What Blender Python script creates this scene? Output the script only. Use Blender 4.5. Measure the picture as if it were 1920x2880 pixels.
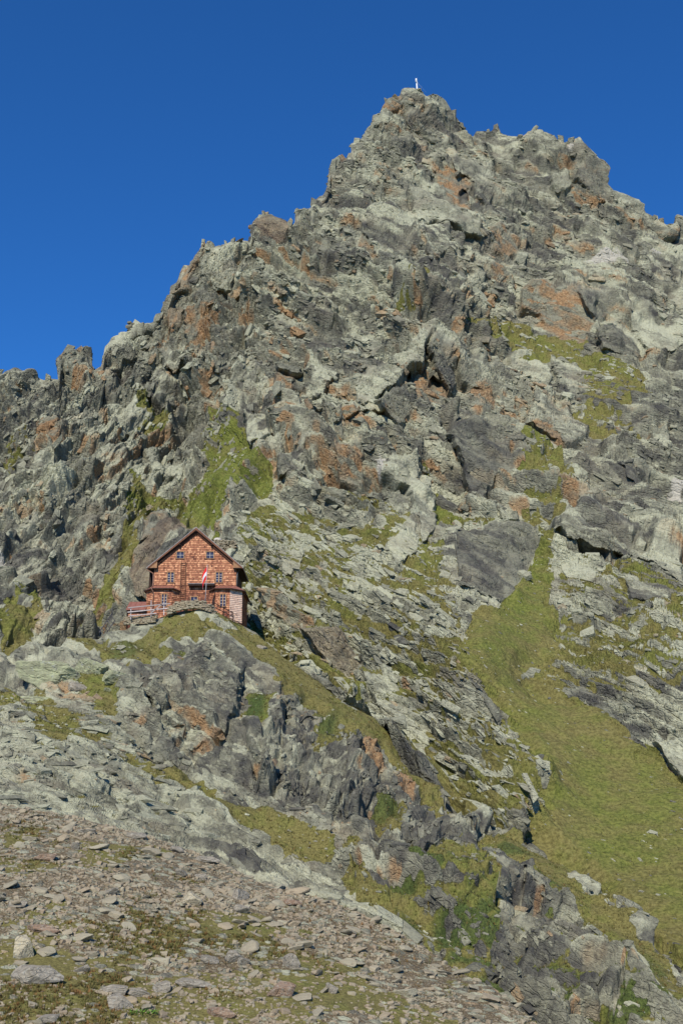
import bpy, bmesh, math, random
import numpy as np
from mathutils import Vector, Matrix
from concurrent.futures import ThreadPoolExecutor

for o in list(bpy.data.objects):
    bpy.data.objects.remove(o, do_unlink=True)
scene = bpy.context.scene
COL = scene.collection
R = math.radians
random.seed(7)
RNG = np.random.default_rng(7)

# ------------------------------------------------------------------ camera
PITCH = R(14.0)
FPX = 3400.0                      # focal length in pixels of the 1920 px wide photograph
cam_data = bpy.data.cameras.new("camera")
cam = bpy.data.objects.new("camera", cam_data)
COL.objects.link(cam)
cam.location = (0, 0, 0)
cam.rotation_euler = (R(90) + PITCH, 0, 0)
cam_data.sensor_fit = 'HORIZONTAL'
cam_data.sensor_width = 36.0
cam_data.lens = 36.0 * FPX / 1920.0
cam_data.clip_start = 0.5
cam_data.clip_end = 6000
scene.camera = cam

# ------------------------------------------------------------------ light
SUN_EL, SUN_AZ_LEFT = R(42), R(15)     # azimuth measured from straight behind the camera towards the left
to_sun = Vector((-math.sin(SUN_AZ_LEFT) * math.cos(SUN_EL), -math.cos(SUN_AZ_LEFT) * math.cos(SUN_EL), math.sin(SUN_EL)))
sun_data = bpy.data.lights.new("sun", 'SUN')
sun_data.energy = 5.2
sun_data.angle = R(0.53)
sun_data.color = (1.0, 0.945, 0.86)
sun = bpy.data.objects.new("sun", sun_data)
COL.objects.link(sun)
sun.rotation_euler = to_sun.to_track_quat('Z', 'Y').to_euler()
sun.location = (-80, -100, 150)

world = bpy.data.worlds.new("World")
scene.world = world
world.use_nodes = True
wn = world.node_tree
wn.nodes.clear()
w_out = wn.nodes.new('ShaderNodeOutputWorld')
w_bg = wn.nodes.new('ShaderNodeBackground')
w_sky = wn.nodes.new('ShaderNodeTexSky')
w_sky.sky_type = 'NISHITA'
w_sky.sun_disc = False
w_sky.sun_elevation = SUN_EL
w_sky.sun_rotation = math.pi + SUN_AZ_LEFT
w_sky.altitude = 2600
w_sky.air_density = 1.0
w_sky.dust_density = 0.15
w_sky.ozone_density = 2.2
w_tint = wn.nodes.new('ShaderNodeMix')
w_tint.data_type = 'RGBA'
w_tint.blend_type = 'MULTIPLY'
w_tint.inputs[0].default_value = 1.0
w_tint.inputs[7].default_value = (0.235, 0.765, 1.36, 1)
w_bg.inputs['Strength'].default_value = 0.117
wn.links.new(w_sky.outputs[0], w_tint.inputs[6])
wn.links.new(w_tint.outputs[2], w_bg.inputs['Color'])
wn.links.new(w_bg.outputs[0], w_out.inputs[0])

scene.view_settings.view_transform = 'Standard'
scene.view_settings.look = 'None'
scene.view_settings.exposure = 0.0
scene.view_settings.gamma = 1.0
scene.cycles.max_bounces = 5
scene.cycles.diffuse_bounces = 2

# ------------------------------------------------------------------ maths
POOL = ThreadPoolExecutor(4)
CP, SP = math.cos(PITCH), math.sin(PITCH)
S15 = 1920.0 / 1568.0


def pmap(fn, n, size=60000):
    """run fn(slice) over chunks on a few threads"""
    list(POOL.map(fn, [slice(i, min(n, i + size)) for i in range(0, n, size)]))


def at(px, py, Y):
    """the world point at forward distance Y seen at a photograph pixel"""
    xc = (np.asarray(px, float) - 960.0) / FPX
    yc = (1440.0 - np.asarray(py, float)) / FPX
    s = Y / (CP - yc * SP)
    return np.stack([xc * s, np.broadcast_to(np.asarray(Y, float), np.shape(xc * s)), (SP + yc * CP) * s], -1)


def hash3(ix, iy, iz, seed):
    h = (ix.astype(np.uint32) * np.uint32(73856093)) ^ (iy.astype(np.uint32) * np.uint32(19349663)) \
        ^ (iz.astype(np.uint32) * np.uint32(83492791)) ^ np.uint32((seed * 2654435761) & 0xffffffff)
    h ^= h >> np.uint32(16)
    h *= np.uint32(0x7feb352d)
    h ^= h >> np.uint32(15)
    h *= np.uint32(0x846ca68b)
    h ^= h >> np.uint32(16)
    return h


def rnd(h, k):
    """k-th uniform number of a hash"""
    h = h * np.uint32(747796405) + np.uint32((2891336453 + k * 7919 * 65537) & 0xffffffff)
    h = ((h >> ((h >> np.uint32(28)) + np.uint32(4))) ^ h) * np.uint32(277803737)
    h = (h >> np.uint32(22)) ^ h
    return (h >> np.uint32(8)).astype(np.float32) * np.float32(1 / 16777216.0)


def _vnoise(P, seed):
    c = np.floor(P)
    f = P - c
    i = c.astype(np.int32)
    u = f * f * f * (f * (f * 6 - 15) + 10)
    out = 0
    for dx in (0, 1):
        wx = u[:, 0] if dx else 1 - u[:, 0]
        for dy in (0, 1):
            wy = u[:, 1] if dy else 1 - u[:, 1]
            for dz in (0, 1):
                wz = u[:, 2] if dz else 1 - u[:, 2]
                h = hash3(i[:, 0] + dx, i[:, 1] + dy, i[:, 2] + dz, seed)
                out = out + wx * wy * wz * (h >> np.uint32(8)).astype(np.float32)
    return out * np.float32(2 / 16777216.0) - 1


def fbm(P, scale, seed, octaves=4, gain=0.5, lac=2.03):
    """value-noise fbm about -1..1; scale is the size in metres of the coarsest octave"""
    n = len(P)
    res = np.zeros(n, np.float32)

    def run(s):
        q = (P[s] / scale).astype(np.float32)
        a, t = 1.0, 0.0
        acc = 0
        for o in range(octaves):
            acc = acc + a * _vnoise(q + np.float32(o * 17.31), seed + o * 101)
            t += a
            a *= gain
            q = q * np.float32(lac)
        res[s] = acc / t
    pmap(run, n)
    return res


OFFS = [(x, y, z) for x in (-1, 0, 1) for y in (-1, 0, 1) for z in (-1, 0, 1) if abs(x) + abs(y) + abs(z) < 3]


def cells(P, M, seed):
    """3-D Voronoi blocks in the frame M (rows scaled by 1/size); returns F1, F2, hash of the cell, offset from its centre"""
    n = len(P)
    F1 = np.full(n, 9, np.float32)
    F2 = np.full(n, 9, np.float32)
    H = np.zeros(n, np.uint32)
    D = np.zeros((n, 3), np.float32)
    Mt = np.asarray(M, np.float32).T

    def run(s):
        q = P[s].astype(np.float32) @ Mt + np.float32(seed * 3.7)
        c = np.floor(q)
        f = q - c
        i = c.astype(np.int32)
        f1, f2, hh, dd = F1[s].copy(), F2[s].copy(), H[s].copy(), D[s].copy()
        for ox, oy, oz in OFFS:
            h = hash3(i[:, 0] + ox, i[:, 1] + oy, i[:, 2] + oz, seed)
            dx = f[:, 0] - ox - ((h & np.uint32(1023)).astype(np.float32) * np.float32(.8 / 1023) + np.float32(.1))
            dy = f[:, 1] - oy - (((h >> np.uint32(10)) & np.uint32(1023)).astype(np.float32) * np.float32(.8 / 1023) + np.float32(.1))
            dz = f[:, 2] - oz - (((h >> np.uint32(20)) & np.uint32(1023)).astype(np.float32) * np.float32(.8 / 1023) + np.float32(.1))
            d = dx * dx + dy * dy + dz * dz
            m = d < f1
            f2 = np.where(m, f1, np.minimum(f2, d))
            f1 = np.where(m, d, f1)
            hh = np.where(m, h, hh)
            dd[m, 0] = dx[m]
            dd[m, 1] = dy[m]
            dd[m, 2] = dz[m]
        F1[s], F2[s], H[s], D[s] = np.sqrt(f1), np.sqrt(f2), hh, dd
    pmap(run, n)
    return F1, F2, H, D


def frame(e, size, stretch=(1, 1, 1)):
    """rows of a rotated frame: e = long axis, then two across; divided by the size of a block along each"""
    e = np.asarray(e, float)
    e /= np.linalg.norm(e)
    a = np.cross(e, (0.31, -0.2, 1.0))
    a /= np.linalg.norm(a)
    b = np.cross(e, a)
    return np.stack([e / (size * stretch[0]), a / (size * stretch[1]), b / (size * stretch[2])])


def smooth(x, a, b):
    t = np.clip((x - a) / (b - a), 0, 1)
    return t * t * (3 - 2 * t)


def tps(ctrl, X, Y):
    """thin-plate surface through (px, py, distance) control points, solved in 1/distance"""
    c = np.array(ctrl, float)
    p = c[:, :2] / 1000.0
    v = 1.0 / c[:, 2]
    n = len(p)
    d = np.linalg.norm(p[:, None] - p[None], axis=-1)
    K = np.where(d > 0, d * d * np.log(d + 1e-12), 0) + np.eye(n) * 2e-4
    A = np.zeros((n + 3, n + 3))
    A[:n, :n] = K
    A[:n, n] = 1
    A[:n, n + 1:] = p
    A[n, :n] = 1
    A[n + 1:, :n] = p.T
    w = np.linalg.solve(A, np.concatenate([v, np.zeros(3)]))
    out = np.empty(X.size)
    xf, yf = X.ravel() / 1000.0, Y.ravel() / 1000.0

    def run(s):
        acc = w[n] + w[n + 1] * xf[s] + w[n + 2] * yf[s]
        for i in range(n):
            r2 = (xf[s] - p[i, 0]) ** 2 + (yf[s] - p[i, 1]) ** 2
            acc = acc + w[i] * 0.5 * r2 * np.log(r2 + 1e-24)
        out[s] = acc
    pmap(run, X.size, 40000)
    return 1.0 / out.reshape(X.shape)


def poly_mask(poly, X, Y, soft):
    """signed soft inside-mask (0..1) of a polygon given in photograph pixels"""
    poly = np.asarray(poly, float)
    x, y = X.ravel(), Y.ravel()
    res = np.zeros(x.size, np.float32)
    pad = soft * 2
    sel = np.nonzero((x > poly[:, 0].min() - pad) & (x < poly[:, 0].max() + pad) & (y > poly[:, 1].min() - pad) & (y < poly[:, 1].max() + pad))[0]
    if not len(sel):
        return res.reshape(X.shape)
    xs, ys = x[sel], y[sel]
    ins = np.zeros(len(sel), bool)
    dist = np.full(len(sel), 1e9)
    for i in range(len(poly)):
        (x1, y1), (x2, y2) = poly[i], poly[(i + 1) % len(poly)]
        if y1 != y2:
            cr = ((y1 > ys) != (y2 > ys)) & (xs < (x2 - x1) * (ys - y1) / (y2 - y1) + x1)
            ins ^= cr
        dx, dy = x2 - x1, y2 - y1
        t = np.clip(((xs - x1) * dx + (ys - y1) * dy) / (dx * dx + dy * dy + 1e-9), 0, 1)
        dist = np.minimum(dist, (xs - x1 - t * dx) ** 2 + (ys - y1 - t * dy) ** 2)
    sd = np.sqrt(dist) * np.where(ins, 1, -1)
    res[sel] = smooth(sd, -soft, soft)
    return res.reshape(X.shape)


def P15(*pts):
    return [(a * S15, b * S15) for a, b in pts]


# ------------------------------------------------------------------ scene helpers
def tag(o, label=None, cat=None, group=None, kind=None):
    if label:
        o['label'] = label
    if cat:
        o['category'] = cat
    if group:
        o['group'] = group
    if kind:
        o['kind'] = kind
    return o


def fast_mesh(name, V, quads, mat, smooth_shade=False, attrs=None, tris=None):
    me = bpy.data.meshes.new(name)
    V = np.ascontiguousarray(V, np.float32)
    nq = 0 if quads is None else len(quads)
    nt = 0 if tris is None else len(tris)
    me.vertices.add(len(V))
    me.vertices.foreach_set('co', V.ravel())
    loops = []
    if nq:
        loops.append(np.asarray(quads, np.int32).ravel())
    if nt:
        loops.append(np.asarray(tris, np.int32).ravel())
    loops = np.concatenate(loops)
    me.loops.add(len(loops))
    me.loops.foreach_set('vertex_index', loops)
    me.polygons.add(nq + nt)
    starts = np.concatenate([np.arange(nq) * 4, nq * 4 + np.arange(nt) * 3]).astype(np.int32)
    me.polygons.foreach_set('loop_start', starts)
    me.polygons.foreach_set('use_smooth', np.full(nq + nt, smooth_shade))
    for an, av in (attrs or {}).items():
        a = me.attributes.new(an, 'FLOAT_COLOR', 'POINT')
        a.data.foreach_set('color', np.ascontiguousarray(av, np.float32).ravel())
    if mat:
        me.materials.append(mat)
    me.update()
    me.validate()
    return me


def link(name, me, parent=None):
    o = bpy.data.objects.new(name, me)
    COL.objects.link(o)
    if parent:
        o.parent = parent
    return o


# ------------------------------------------------------------------ materials
class NT:
    def __init__(self, name):
        self.m = bpy.data.materials.new(name)
        self.m.use_nodes = True
        self.t = self.m.node_tree
        self.t.nodes.clear()
        self.out = self.t.nodes.new('ShaderNodeOutputMaterial')
        self.b = self.t.nodes.new('ShaderNodeBsdfPrincipled')
        self.b.inputs['Specular IOR Level'].default_value = 0.25
        self.t.links.new(self.b.outputs[0], self.out.inputs[0])

    def set(self, sock, v):
        if isinstance(v, bpy.types.NodeSocket):
            self.t.links.new(v, sock)
        elif isinstance(v, (tuple, list)) and len(v) == 3 and sock.type == 'RGBA':
            sock.default_value = (*v, 1)
        else:
            sock.default_value = v

    def coord(self):
        if not hasattr(self, '_c'):
            self._c = self.t.nodes.new('ShaderNodeTexCoord').outputs['Object']
        return self._c

    def noise(self, scale, detail=3, rough=0.55, vec=None, dist=0.0):
        n = self.t.nodes.new('ShaderNodeTexNoise')
        n.inputs['Scale'].default_value = scale
        n.inputs['Detail'].default_value = detail
        n.inputs['Roughness'].default_value = rough
        n.inputs['Distortion'].default_value = dist
        self.t.links.new(vec or self.coord(), n.inputs['Vector'])
        return n.outputs['Fac']

    def voro(self, scale, vec=None, feature='F1'):
        n = self.t.nodes.new('ShaderNodeTexVoronoi')
        n.feature = feature
        n.inputs['Scale'].default_value = scale
        self.t.links.new(vec or self.coord(), n.inputs['Vector'])
        return n

    def mapping(self, scale=(1, 1, 1), rot=(0, 0, 0)):
        n = self.t.nodes.new('ShaderNodeMapping')
        n.inputs['Scale'].default_value = scale
        n.inputs['Rotation'].default_value = rot
        self.t.links.new(self.coord(), n.inputs['Vector'])
        return n.outputs[0]

    def ramp(self, fac, a, b, lo=0.0, hi=1.0):
        n = self.t.nodes.new('ShaderNodeMapRange')
        n.interpolation_type = 'SMOOTHSTEP'
        self.set(n.inputs['Value'], fac)
        n.inputs['From Min'].default_value = a
        n.inputs['From Max'].default_value = b
        n.inputs['To Min'].default_value = lo
        n.inputs['To Max'].default_value = hi
        return n.outputs[0]

    def mix(self, fac, a, b, mode='MIX'):
        n = self.t.nodes.new('ShaderNodeMix')
        n.data_type = 'RGBA'
        n.blend_type = mode
        n.clamp_factor = True
        self.set(n.inputs[0], fac)
        self.set(n.inputs[6], a)
        self.set(n.inputs[7], b)
        return n.outputs[2]

    def math(self, op, a, b=0.0):
        n = self.t.nodes.new('ShaderNodeMath')
        n.operation = op
        self.set(n.inputs[0], a)
        self.set(n.inputs[1], b)
        return n.outputs[0]

    def attr(self, name):
        n = self.t.nodes.new('ShaderNodeAttribute')
        n.attribute_name = name
        s = self.t.nodes.new('ShaderNodeSeparateColor')
        self.t.links.new(n.outputs['Color'], s.inputs[0])
        return s.outputs[0], s.outputs[1], s.outputs[2], n.outputs['Alpha']

    def objrand(self):
        return self.t.nodes.new('ShaderNodeObjectInfo').outputs['Random']

    def bump(self, h, dist, strength=1.0):
        n = self.t.nodes.new('ShaderNodeBump')
        n.inputs['Strength'].default_value = strength
        n.inputs['Distance'].default_value = dist
        self.t.links.new(h, n.inputs['Height'])
        self.t.links.new(n.outputs[0], self.b.inputs['Normal'])

    def done(self, col, rough=0.9):
        self.set(self.b.inputs['Base Color'], col)
        self.set(self.b.inputs['Roughness'], rough)
        return self.m


def rock_colour(n, k, rust, pale, dark):
    """grey-green schist with lichen and iron stains; k scales the pattern (1 = far wall, larger = closer)"""
    a = n.noise(0.35 * k, 5, 0.65)
    b = n.noise(1.7 * k, 4, 0.7)
    c = n.noise(0.09 * k, 3, 0.5)
    g = n.mix(n.ramp(a, 0.35, 0.68), (0.100, 0.097, 0.070), (0.235, 0.226, 0.158))
    g = n.mix(n.ramp(b, 0.42, 0.72, 0, 0.65), g, (0.322, 0.318, 0.208))
    g = n.mix(n.math('MULTIPLY', pale, n.ramp(b, 0.25, 0.6, 0.5, 1.0)), g, (0.405, 0.402, 0.272))
    g = n.mix(n.math('MULTIPLY', n.ramp(c, 0.5, 0.7), 0.35), g, (0.185, 0.150, 0.105))
    g = n.mix(n.math('MULTIPLY', dark, n.ramp(a, 0.25, 0.6, 1.0, 0.6)), g, (0.052, 0.050, 0.046))
    r = n.mix(n.ramp(b, 0.35, 0.68), (0.190, 0.098, 0.040), (0.380, 0.232, 0.108))
    g = n.mix(n.math('MULTIPLY', rust, n.ramp(a, 0.28, 0.58, 0.35, 0.9)), g, r)
    return g, a, b


def terrain_material(name, k):
    n = NT(name)
    grass, rust, pale, dark = n.attr('mask')
    green, soil, quartz, shrub = n.attr('mask2')
    g, a, b = rock_colour(n, k, rust, pale, dark)
    g = n.mix(quartz, g, (0.43, 0.40, 0.32))
    fine = n.noise(2.3 * k, 4, 0.7)
    mid = n.noise(0.25 * k, 3, 0.6)
    dry = n.mix(n.ramp(fine, 0.3, 0.7), (0.090, 0.078, 0.022), (0.212, 0.186, 0.060))
    grn = n.mix(n.ramp(fine, 0.3, 0.7), (0.070, 0.087, 0.014), (0.176, 0.190, 0.038))
    gr = n.mix(n.math('ADD', green, n.ramp(mid, 0.35, 0.65, -0.35, 0.35)), dry, grn)
    gr = n.mix(shrub, gr, n.mix(n.ramp(fine, 0.35, 0.65), (0.022, 0.040, 0.010), (0.07, 0.105, 0.025)))
    so = n.mix(n.ramp(fine, 0.35, 0.65), (0.075, 0.055, 0.027), (0.175, 0.132, 0.070))
    so = n.mix(n.ramp(n.noise(5.0 * k, 2, 0.6), 0.52, 0.62), so, (0.24, 0.195, 0.13))
    g = n.mix(soil, g, so)
    edge = n.ramp(n.math('ADD', grass, n.math('MULTIPLY', n.math('SUBTRACT', fine, 0.5), 0.7)), 0.40, 0.58)
    col = n.mix(edge, g, gr)
    jo = n.mapping((1.0, 1.0, 1.0), (0.4, -0.6, 0.3))
    st = n.t.nodes.new('ShaderNodeVectorMath')
    st.operation = 'MULTIPLY'
    st.inputs[1].default_value = (0.38, 1.0, 1.25)
    wv = n.t.nodes.new('ShaderNodeVectorMath')
    wv.operation = 'ADD'
    wn_ = n.t.nodes.new('ShaderNodeTexNoise')
    wn_.inputs['Scale'].default_value = 0.6 * k
    n.t.links.new(n.coord(), wn_.inputs['Vector'])
    sc = n.t.nodes.new('ShaderNodeVectorMath')
    sc.operation = 'SCALE'
    sc.inputs['Scale'].default_value = 1.1 / k
    n.t.links.new(wn_.outputs['Color'], sc.inputs[0])
    n.t.links.new(jo, wv.inputs[0])
    n.t.links.new(sc.outputs[0], wv.inputs[1])
    n.t.links.new(wv.outputs[0], st.inputs[0])
    j1 = n.voro(0.55 * k, st.outputs[0], 'DISTANCE_TO_EDGE').outputs['Distance']
    j2 = n.voro(1.5 * k, st.outputs[0], 'DISTANCE_TO_EDGE').outputs['Distance']
    joint = n.math('ADD', n.math('MULTIPLY', n.ramp(j1, 0.0, 0.09), 1.0), n.math('MULTIPLY', n.ramp(j2, 0.0, 0.12), 0.55))
    joint = n.math('MULTIPLY', joint, n.math('MULTIPLY', n.math('SUBTRACT', 1.0, edge), n.ramp(n.noise(0.08 * k, 3, .6), .35, .6, .35, 1.0)))
    h = n.math('ADD', n.math('MULTIPLY', b, 0.8), n.math('MULTIPLY', fine, 0.55))
    h = n.math('ADD', h, n.math('MULTIPLY', joint, 0.55))
    n.bump(h, 0.50 / k, 0.75)
    return n.done(col, 0.92)


MAT_FAR = terrain_material('mountain_rock_and_turf', 1.0)
MAT_KNOLL = terrain_material('knoll_rock_and_turf', 2.2)
MAT_SCREE = terrain_material('scree_ground', 4.0)


def loose_rock_material(name, k, warm=0.0):
    n = NT(name)
    rust, pale, dark, _ = n.attr('tint')
    g, a, b = rock_colour(n, k, rust, pale, dark)
    if warm:
        g = n.mix(warm, g, n.mix(n.ramp(n.noise(1.1, 3, .6), .4, .6), (0.335, 0.278, 0.185), (0.295, 0.228, 0.148)))
    n.bump(b, 0.10, 0.6)
    return n.done(g, 0.9)


MAT_STONE = loose_rock_material('loose_stone', 4.0)


def boulder_material():
    n = NT('boulder_stone')
    r = n.objrand()
    g, a, b = rock_colour(n, 4.5, n.ramp(r, 0.72, 1.0, 0, 0.75), n.ramp(n.math('FRACT', n.math('MULTIPLY', r, 7.0)), 0.3, 1.0, 0, 0.75), n.ramp(r, 0.25, 0.0, 0, 0.35))
    g = n.mix(0.55, g, (0.38, 0.32, 0.215))
    n.bump(n.math('ADD', b, n.noise(14, 3, 0.6)), 0.05, 0.7)
    return n.done(g, 0.9)


MAT_BOULDER = boulder_material()

# ------------------------------------------------------------------ terrain layers
SKY = np.array([(-500, 1120), (-300, 1080), (-100, 1045), (0, 1052), (15, 1054), (21, 1046), (43, 1044), (61, 1054), (92, 1059), (125, 1068), (132, 1062), (162, 1066), (169, 1064), (171, 1022), (177, 1008),
    (217, 1003), (219, 1009), (226, 1007), (230, 995), (241, 991), (247, 1004), (252, 1028), (263, 1044), (288, 1028), (294, 1010), (292.5, 992), (295, 973),
    (312, 949), (343, 935), (367, 924), (373, 910), (386, 900), (398, 906), (422, 900), (441, 878), (450, 875), (453, 851), (468, 842), (469, 820), (471, 805),
    (490, 790), (493, 762), (503, 741), (517, 740), (523, 747), (542, 716), (554, 701), (558, 680), (578, 680), (612, 689), (637, 680), (667, 675), (704, 676),
    (710, 667), (713, 621), (735, 603), (759, 600), (790, 615), (814, 628), (829, 634), (839, 624), (845, 588), (875, 585), (884, 551), (900, 544), (913, 512),
    (920, 463), (936, 456), (975, 440), (994, 424), (998, 404), (1020, 382), (1033, 362), (1046, 346), (1050, 320), (1072, 317), (1074, 297), (1085, 271),
    (1121, 265), (1128, 246), (1147, 244), (1167, 245), (1180, 252), (1202, 268), (1229, 261), (1255, 281), (1274, 313), (1290, 336), (1316, 369), (1329, 382),
    (1339, 365), (1381, 365), (1398, 349), (1411, 359), (1420, 372), (1466, 382), (1511, 356), (1524, 365), (1564, 388), (1577, 395), (1593, 398), (1606, 385),
    (1635, 378), (1645, 398), (1658, 417), (1674, 443), (1703, 466), (1710, 499), (1726, 528), (1798, 557), (1816, 574), (1820, 590), (1860, 609), (1869, 622),
    (1892, 616), (1905, 600), (1920, 606), (2000, 650), (2150, 740), (2400, 860), (2700, 960)], float)
CREST = np.array([(-500, 1930), (-300, 1905), (0, 1862), (60, 1845), (130, 1830), (215, 1800), (250, 1788), (300, 1780), (345, 1768), (370, 1757), (430, 1742), (480, 1726),
    (520, 1714), (560, 1712), (600, 1716), (640, 1736), (680, 1757), (720, 1778), (784, 1837), (906, 1922), (1053, 2020), (1163, 2155), (1286, 2241), (1408, 2302),
    (1531, 2400), (1690, 2498), (1776, 2596), (1920, 2731), (2100, 2880), (2400, 3100)], float)
SCREE = np.array([(-500, 2190), (-200, 2225), (0, 2255), (200, 2290), (380, 2342), (527, 2390), (735, 2488), (860, 2525), (980, 2562), (1102, 2622), (1225, 2685), (1384, 2782), (1490, 2880),
    (1700, 3060), (2100, 3350)], float)

MOUNTAIN_PTS = [(-400, 1060, 285), (0, 1050, 290), (290, 1000, 300), (450, 870, 310), (560, 690, 325), (740, 610, 338), (930, 460, 355), (1170, 250, 385), (1330, 380, 396), (1520, 370, 388), (1650, 400, 385),
    (1900, 610, 375), (2400, 860, 360), (0, 1300, 255), (0, 1600, 215), (0, 1900, 172), (-400, 1900, 165), (-400, 1400, 238), (150, 1250, 256), (350, 1200, 270), (560, 1250, 268), (500, 1450, 232), (350, 1500, 224),
    (520, 1750, 194), (300, 1780, 196), (520, 1850, 182), (700, 1000, 283), (720, 1250, 243), (850, 1150, 256), (1000, 900, 293), (900, 700, 320), (1190, 900, 284), (1190, 1100, 262), (1050, 1150, 254), (1400, 900, 312), (1600, 950, 312),
    (1650, 850, 322), (1700, 750, 343), (1900, 900, 325), (1300, 600, 340), (1150, 500, 352), (1400, 650, 345), (1250, 1400, 236), (1120, 1400, 224), (1340, 1250, 252), (1450, 1450, 224), (1380, 1600, 208), (1500, 1620, 210), (1700, 1500, 220), (1900, 1500, 226), (1900, 1200, 268), (1650, 1150, 278),
    (900, 1700, 185), (1100, 1700, 186), (1100, 1900, 169), (1300, 1900, 163), (1330, 1750, 180), (1450, 1950, 166), (1550, 2250, 141), (1480, 2250, 136), (1600, 2000, 164), (1750, 1900, 171), (1900, 2100, 156), (1900, 2400, 133), (1900, 2700, 112),
    (1700, 2500, 126), (900, 1980, 162), (1163, 2200, 147), (1400, 2350, 132), (2400, 1500, 225), (2400, 2700, 112), (1900, 3000, 96), (700, 1850, 178), (1200, 1550, 212), (750, 1550, 206), (950, 1450, 224)]
KNOLL_PTS = [(-400, 1905, 148), (0, 1862, 150), (250, 1788, 160), (370, 1757, 166), (560, 1712, 164.5), (640, 1736, 166.5), (690, 1762, 167.5), (784, 1837, 161), (906, 1922, 155), (1053, 2020, 150), (1163, 2155, 142), (1286, 2241, 135), (1408, 2302, 130),
    (1531, 2400, 122), (1690, 2498, 114), (1920, 2731, 98), (2400, 3100, 78), (0, 2050, 119), (0, 2200, 101), (0, 2300, 93), (250, 2000, 129), (250, 2300, 99), (-400, 2300, 90), (500, 1850, 151), (500, 1930, 140), (520, 2080, 131), (500, 2350, 105), (700, 2050, 133),
    (750, 2400, 106), (700, 2200, 122), (950, 2150, 130), (950, 2400, 110), (1100, 2350, 114), (1200, 2600, 94), (1300, 2450, 107), (1450, 2650, 95), (1450, 2900, 80), (1700, 2700, 97), (1900, 2900, 86), (1100, 2800, 82), (600, 2500, 95), (300, 2450, 88), (2400, 3200, 72), (380, 1850, 146), (0, 2700, 74), (500, 2800, 78), (-400, 2700, 72), (900, 2900, 79), (1300, 3100, 72), (1900, 3300, 70)]
SCREE_PTS = [(-400, 2190, 70), (0, 2255, 70), (200, 2290, 68), (527, 2390, 66), (735, 2488, 62.5), (980, 2562, 60), (1102, 2622, 58), (1250, 2700, 55.5), (1384, 2782, 52), (1490, 2880, 48.5), (1700, 3060, 43), (2100, 3350, 36),
    (0, 2500, 54.5), (0, 2880, 42.5), (-400, 2880, 42), (500, 2880, 43.5), (500, 2620, 53), (900, 2880, 45), (1200, 2880, 47), (0, 3200, 35), (1000, 3200, 36), (1700, 3500, 32), (300, 3600, 28)]


def curve(tab, x):
    return np.interp(x, tab[:, 0], tab[:, 1])


def gauss(y, sig):
    r = int(sig * 3)
    k = np.exp(-0.5 * (np.arange(-r, r + 1) / sig) ** 2)
    k /= k.sum()
    return np.convolve(np.pad(y, r, 'edge'), k, 'valid')


def blur2(A, sig):
    """separable box blur x3 of a grid (edge padded)"""
    r = max(1, int(sig))
    for ax in (0, 1):
        for _ in range(2):
            B = np.pad(A, [(r + 1, r) if i == ax else (0, 0) for i in range(A.ndim)], 'edge')
            C = np.cumsum(B, axis=ax, dtype=np.float64)
            n = A.shape[ax]
            hi = np.take(C, np.arange(2 * r + 1, 2 * r + 1 + n), axis=ax)
            lo = np.take(C, np.arange(0, n), axis=ax)
            A = (hi - lo) / (2 * r + 1)
    return A


def normals(B):
    du = np.gradient(B, axis=1)
    dv = np.gradient(B, axis=0)
    n = np.cross(du, dv)
    n /= np.linalg.norm(n, axis=-1, keepdims=True) + 1e-9
    return n


def grid_layer(top, bottom, rows, step, pts, xr=(-420, 2340), back=None):
    """front sheet between two pixel curves (row 0 = bottom) plus a back slope behind the top edge; returns pixel grids and base points"""
    xs = np.concatenate([np.arange(xr[0], -12, 7.0), np.arange(-12, 1932, step), np.arange(1932, xr[1], 7.0)])
    t = np.linspace(0, 1, rows)[:, None]
    top_y = top(xs)
    sm = gauss(np.interp(np.arange(xs[0] - 50, xs[-1] + 50, 4.0), xs, top_y), 14)
    sm = np.interp(xs, np.arange(xs[0] - 50, xs[-1] + 50, 4.0), sm)
    bot = bottom(xs)
    PY = bot + (sm - bot) * t
    PY = PY + (top_y - sm) * np.exp(-(PY - sm) / 110.0) * smooth(t, 0.0, 0.12)
    PX = np.broadcast_to(xs, PY.shape).copy()
    Y = tps(pts, PX, PY)
    return PX, PY, Y


def add_back(B, profile):
    """rows behind the top edge: profile = list of (metres back, metres down)"""
    extra = [B[-1] + np.array((0, d, -z)) for d, z in profile]
    return np.concatenate([B, np.array(extra)])


def grid_quads(nr, nc):
    i = np.arange(nr * nc, dtype=np.int32).reshape(nr, nc)
    return np.stack([i[:-1, :-1], i[:-1, 1:], i[1:, 1:], i[1:, :-1]], -1).reshape(-1, 4)


def blocks(P, M, L, seed, step=0.30, tilt=0.55, crack=0.16, lean=None):
    """jointed rock: every block of a 3-D Voronoi partition is a tilted plate standing at its own height; returns height (m), cell number 0..1"""
    F1, F2, H, D = cells(P, M, seed)
    h = (rnd(H, 1) - 0.5) * step * 2
    g = [(rnd(H, 2 + i) - 0.5) * 2 * tilt for i in range(3)]
    if lean is not None:
        for i in range(3):
            g[i] = g[i] + lean[i]
    h = h + g[0] * D[:, 0] + g[1] * D[:, 1] + g[2] * D[:, 2]
    e = F2 - F1
    h = h - crack * (1 - smooth(e, 0.0, 0.09))
    return h * L, rnd(H, 7), e


def wsum(PX, PY, items, soft):
    """max of weighted polygon masks"""
    out = np.zeros(PX.shape, np.float32)
    for poly, w in items:
        out = np.maximum(out, w * poly_mask(poly, PX, PY, soft))
    return out


def warped(PX, PY, P, size, px):
    a = fbm(P, size, 901, 4).reshape(PX.shape)
    b = fbm(P, size, 902, 4).reshape(PX.shape)
    return PX + a * px * 1.6, PY + b * px * 1.6


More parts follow.
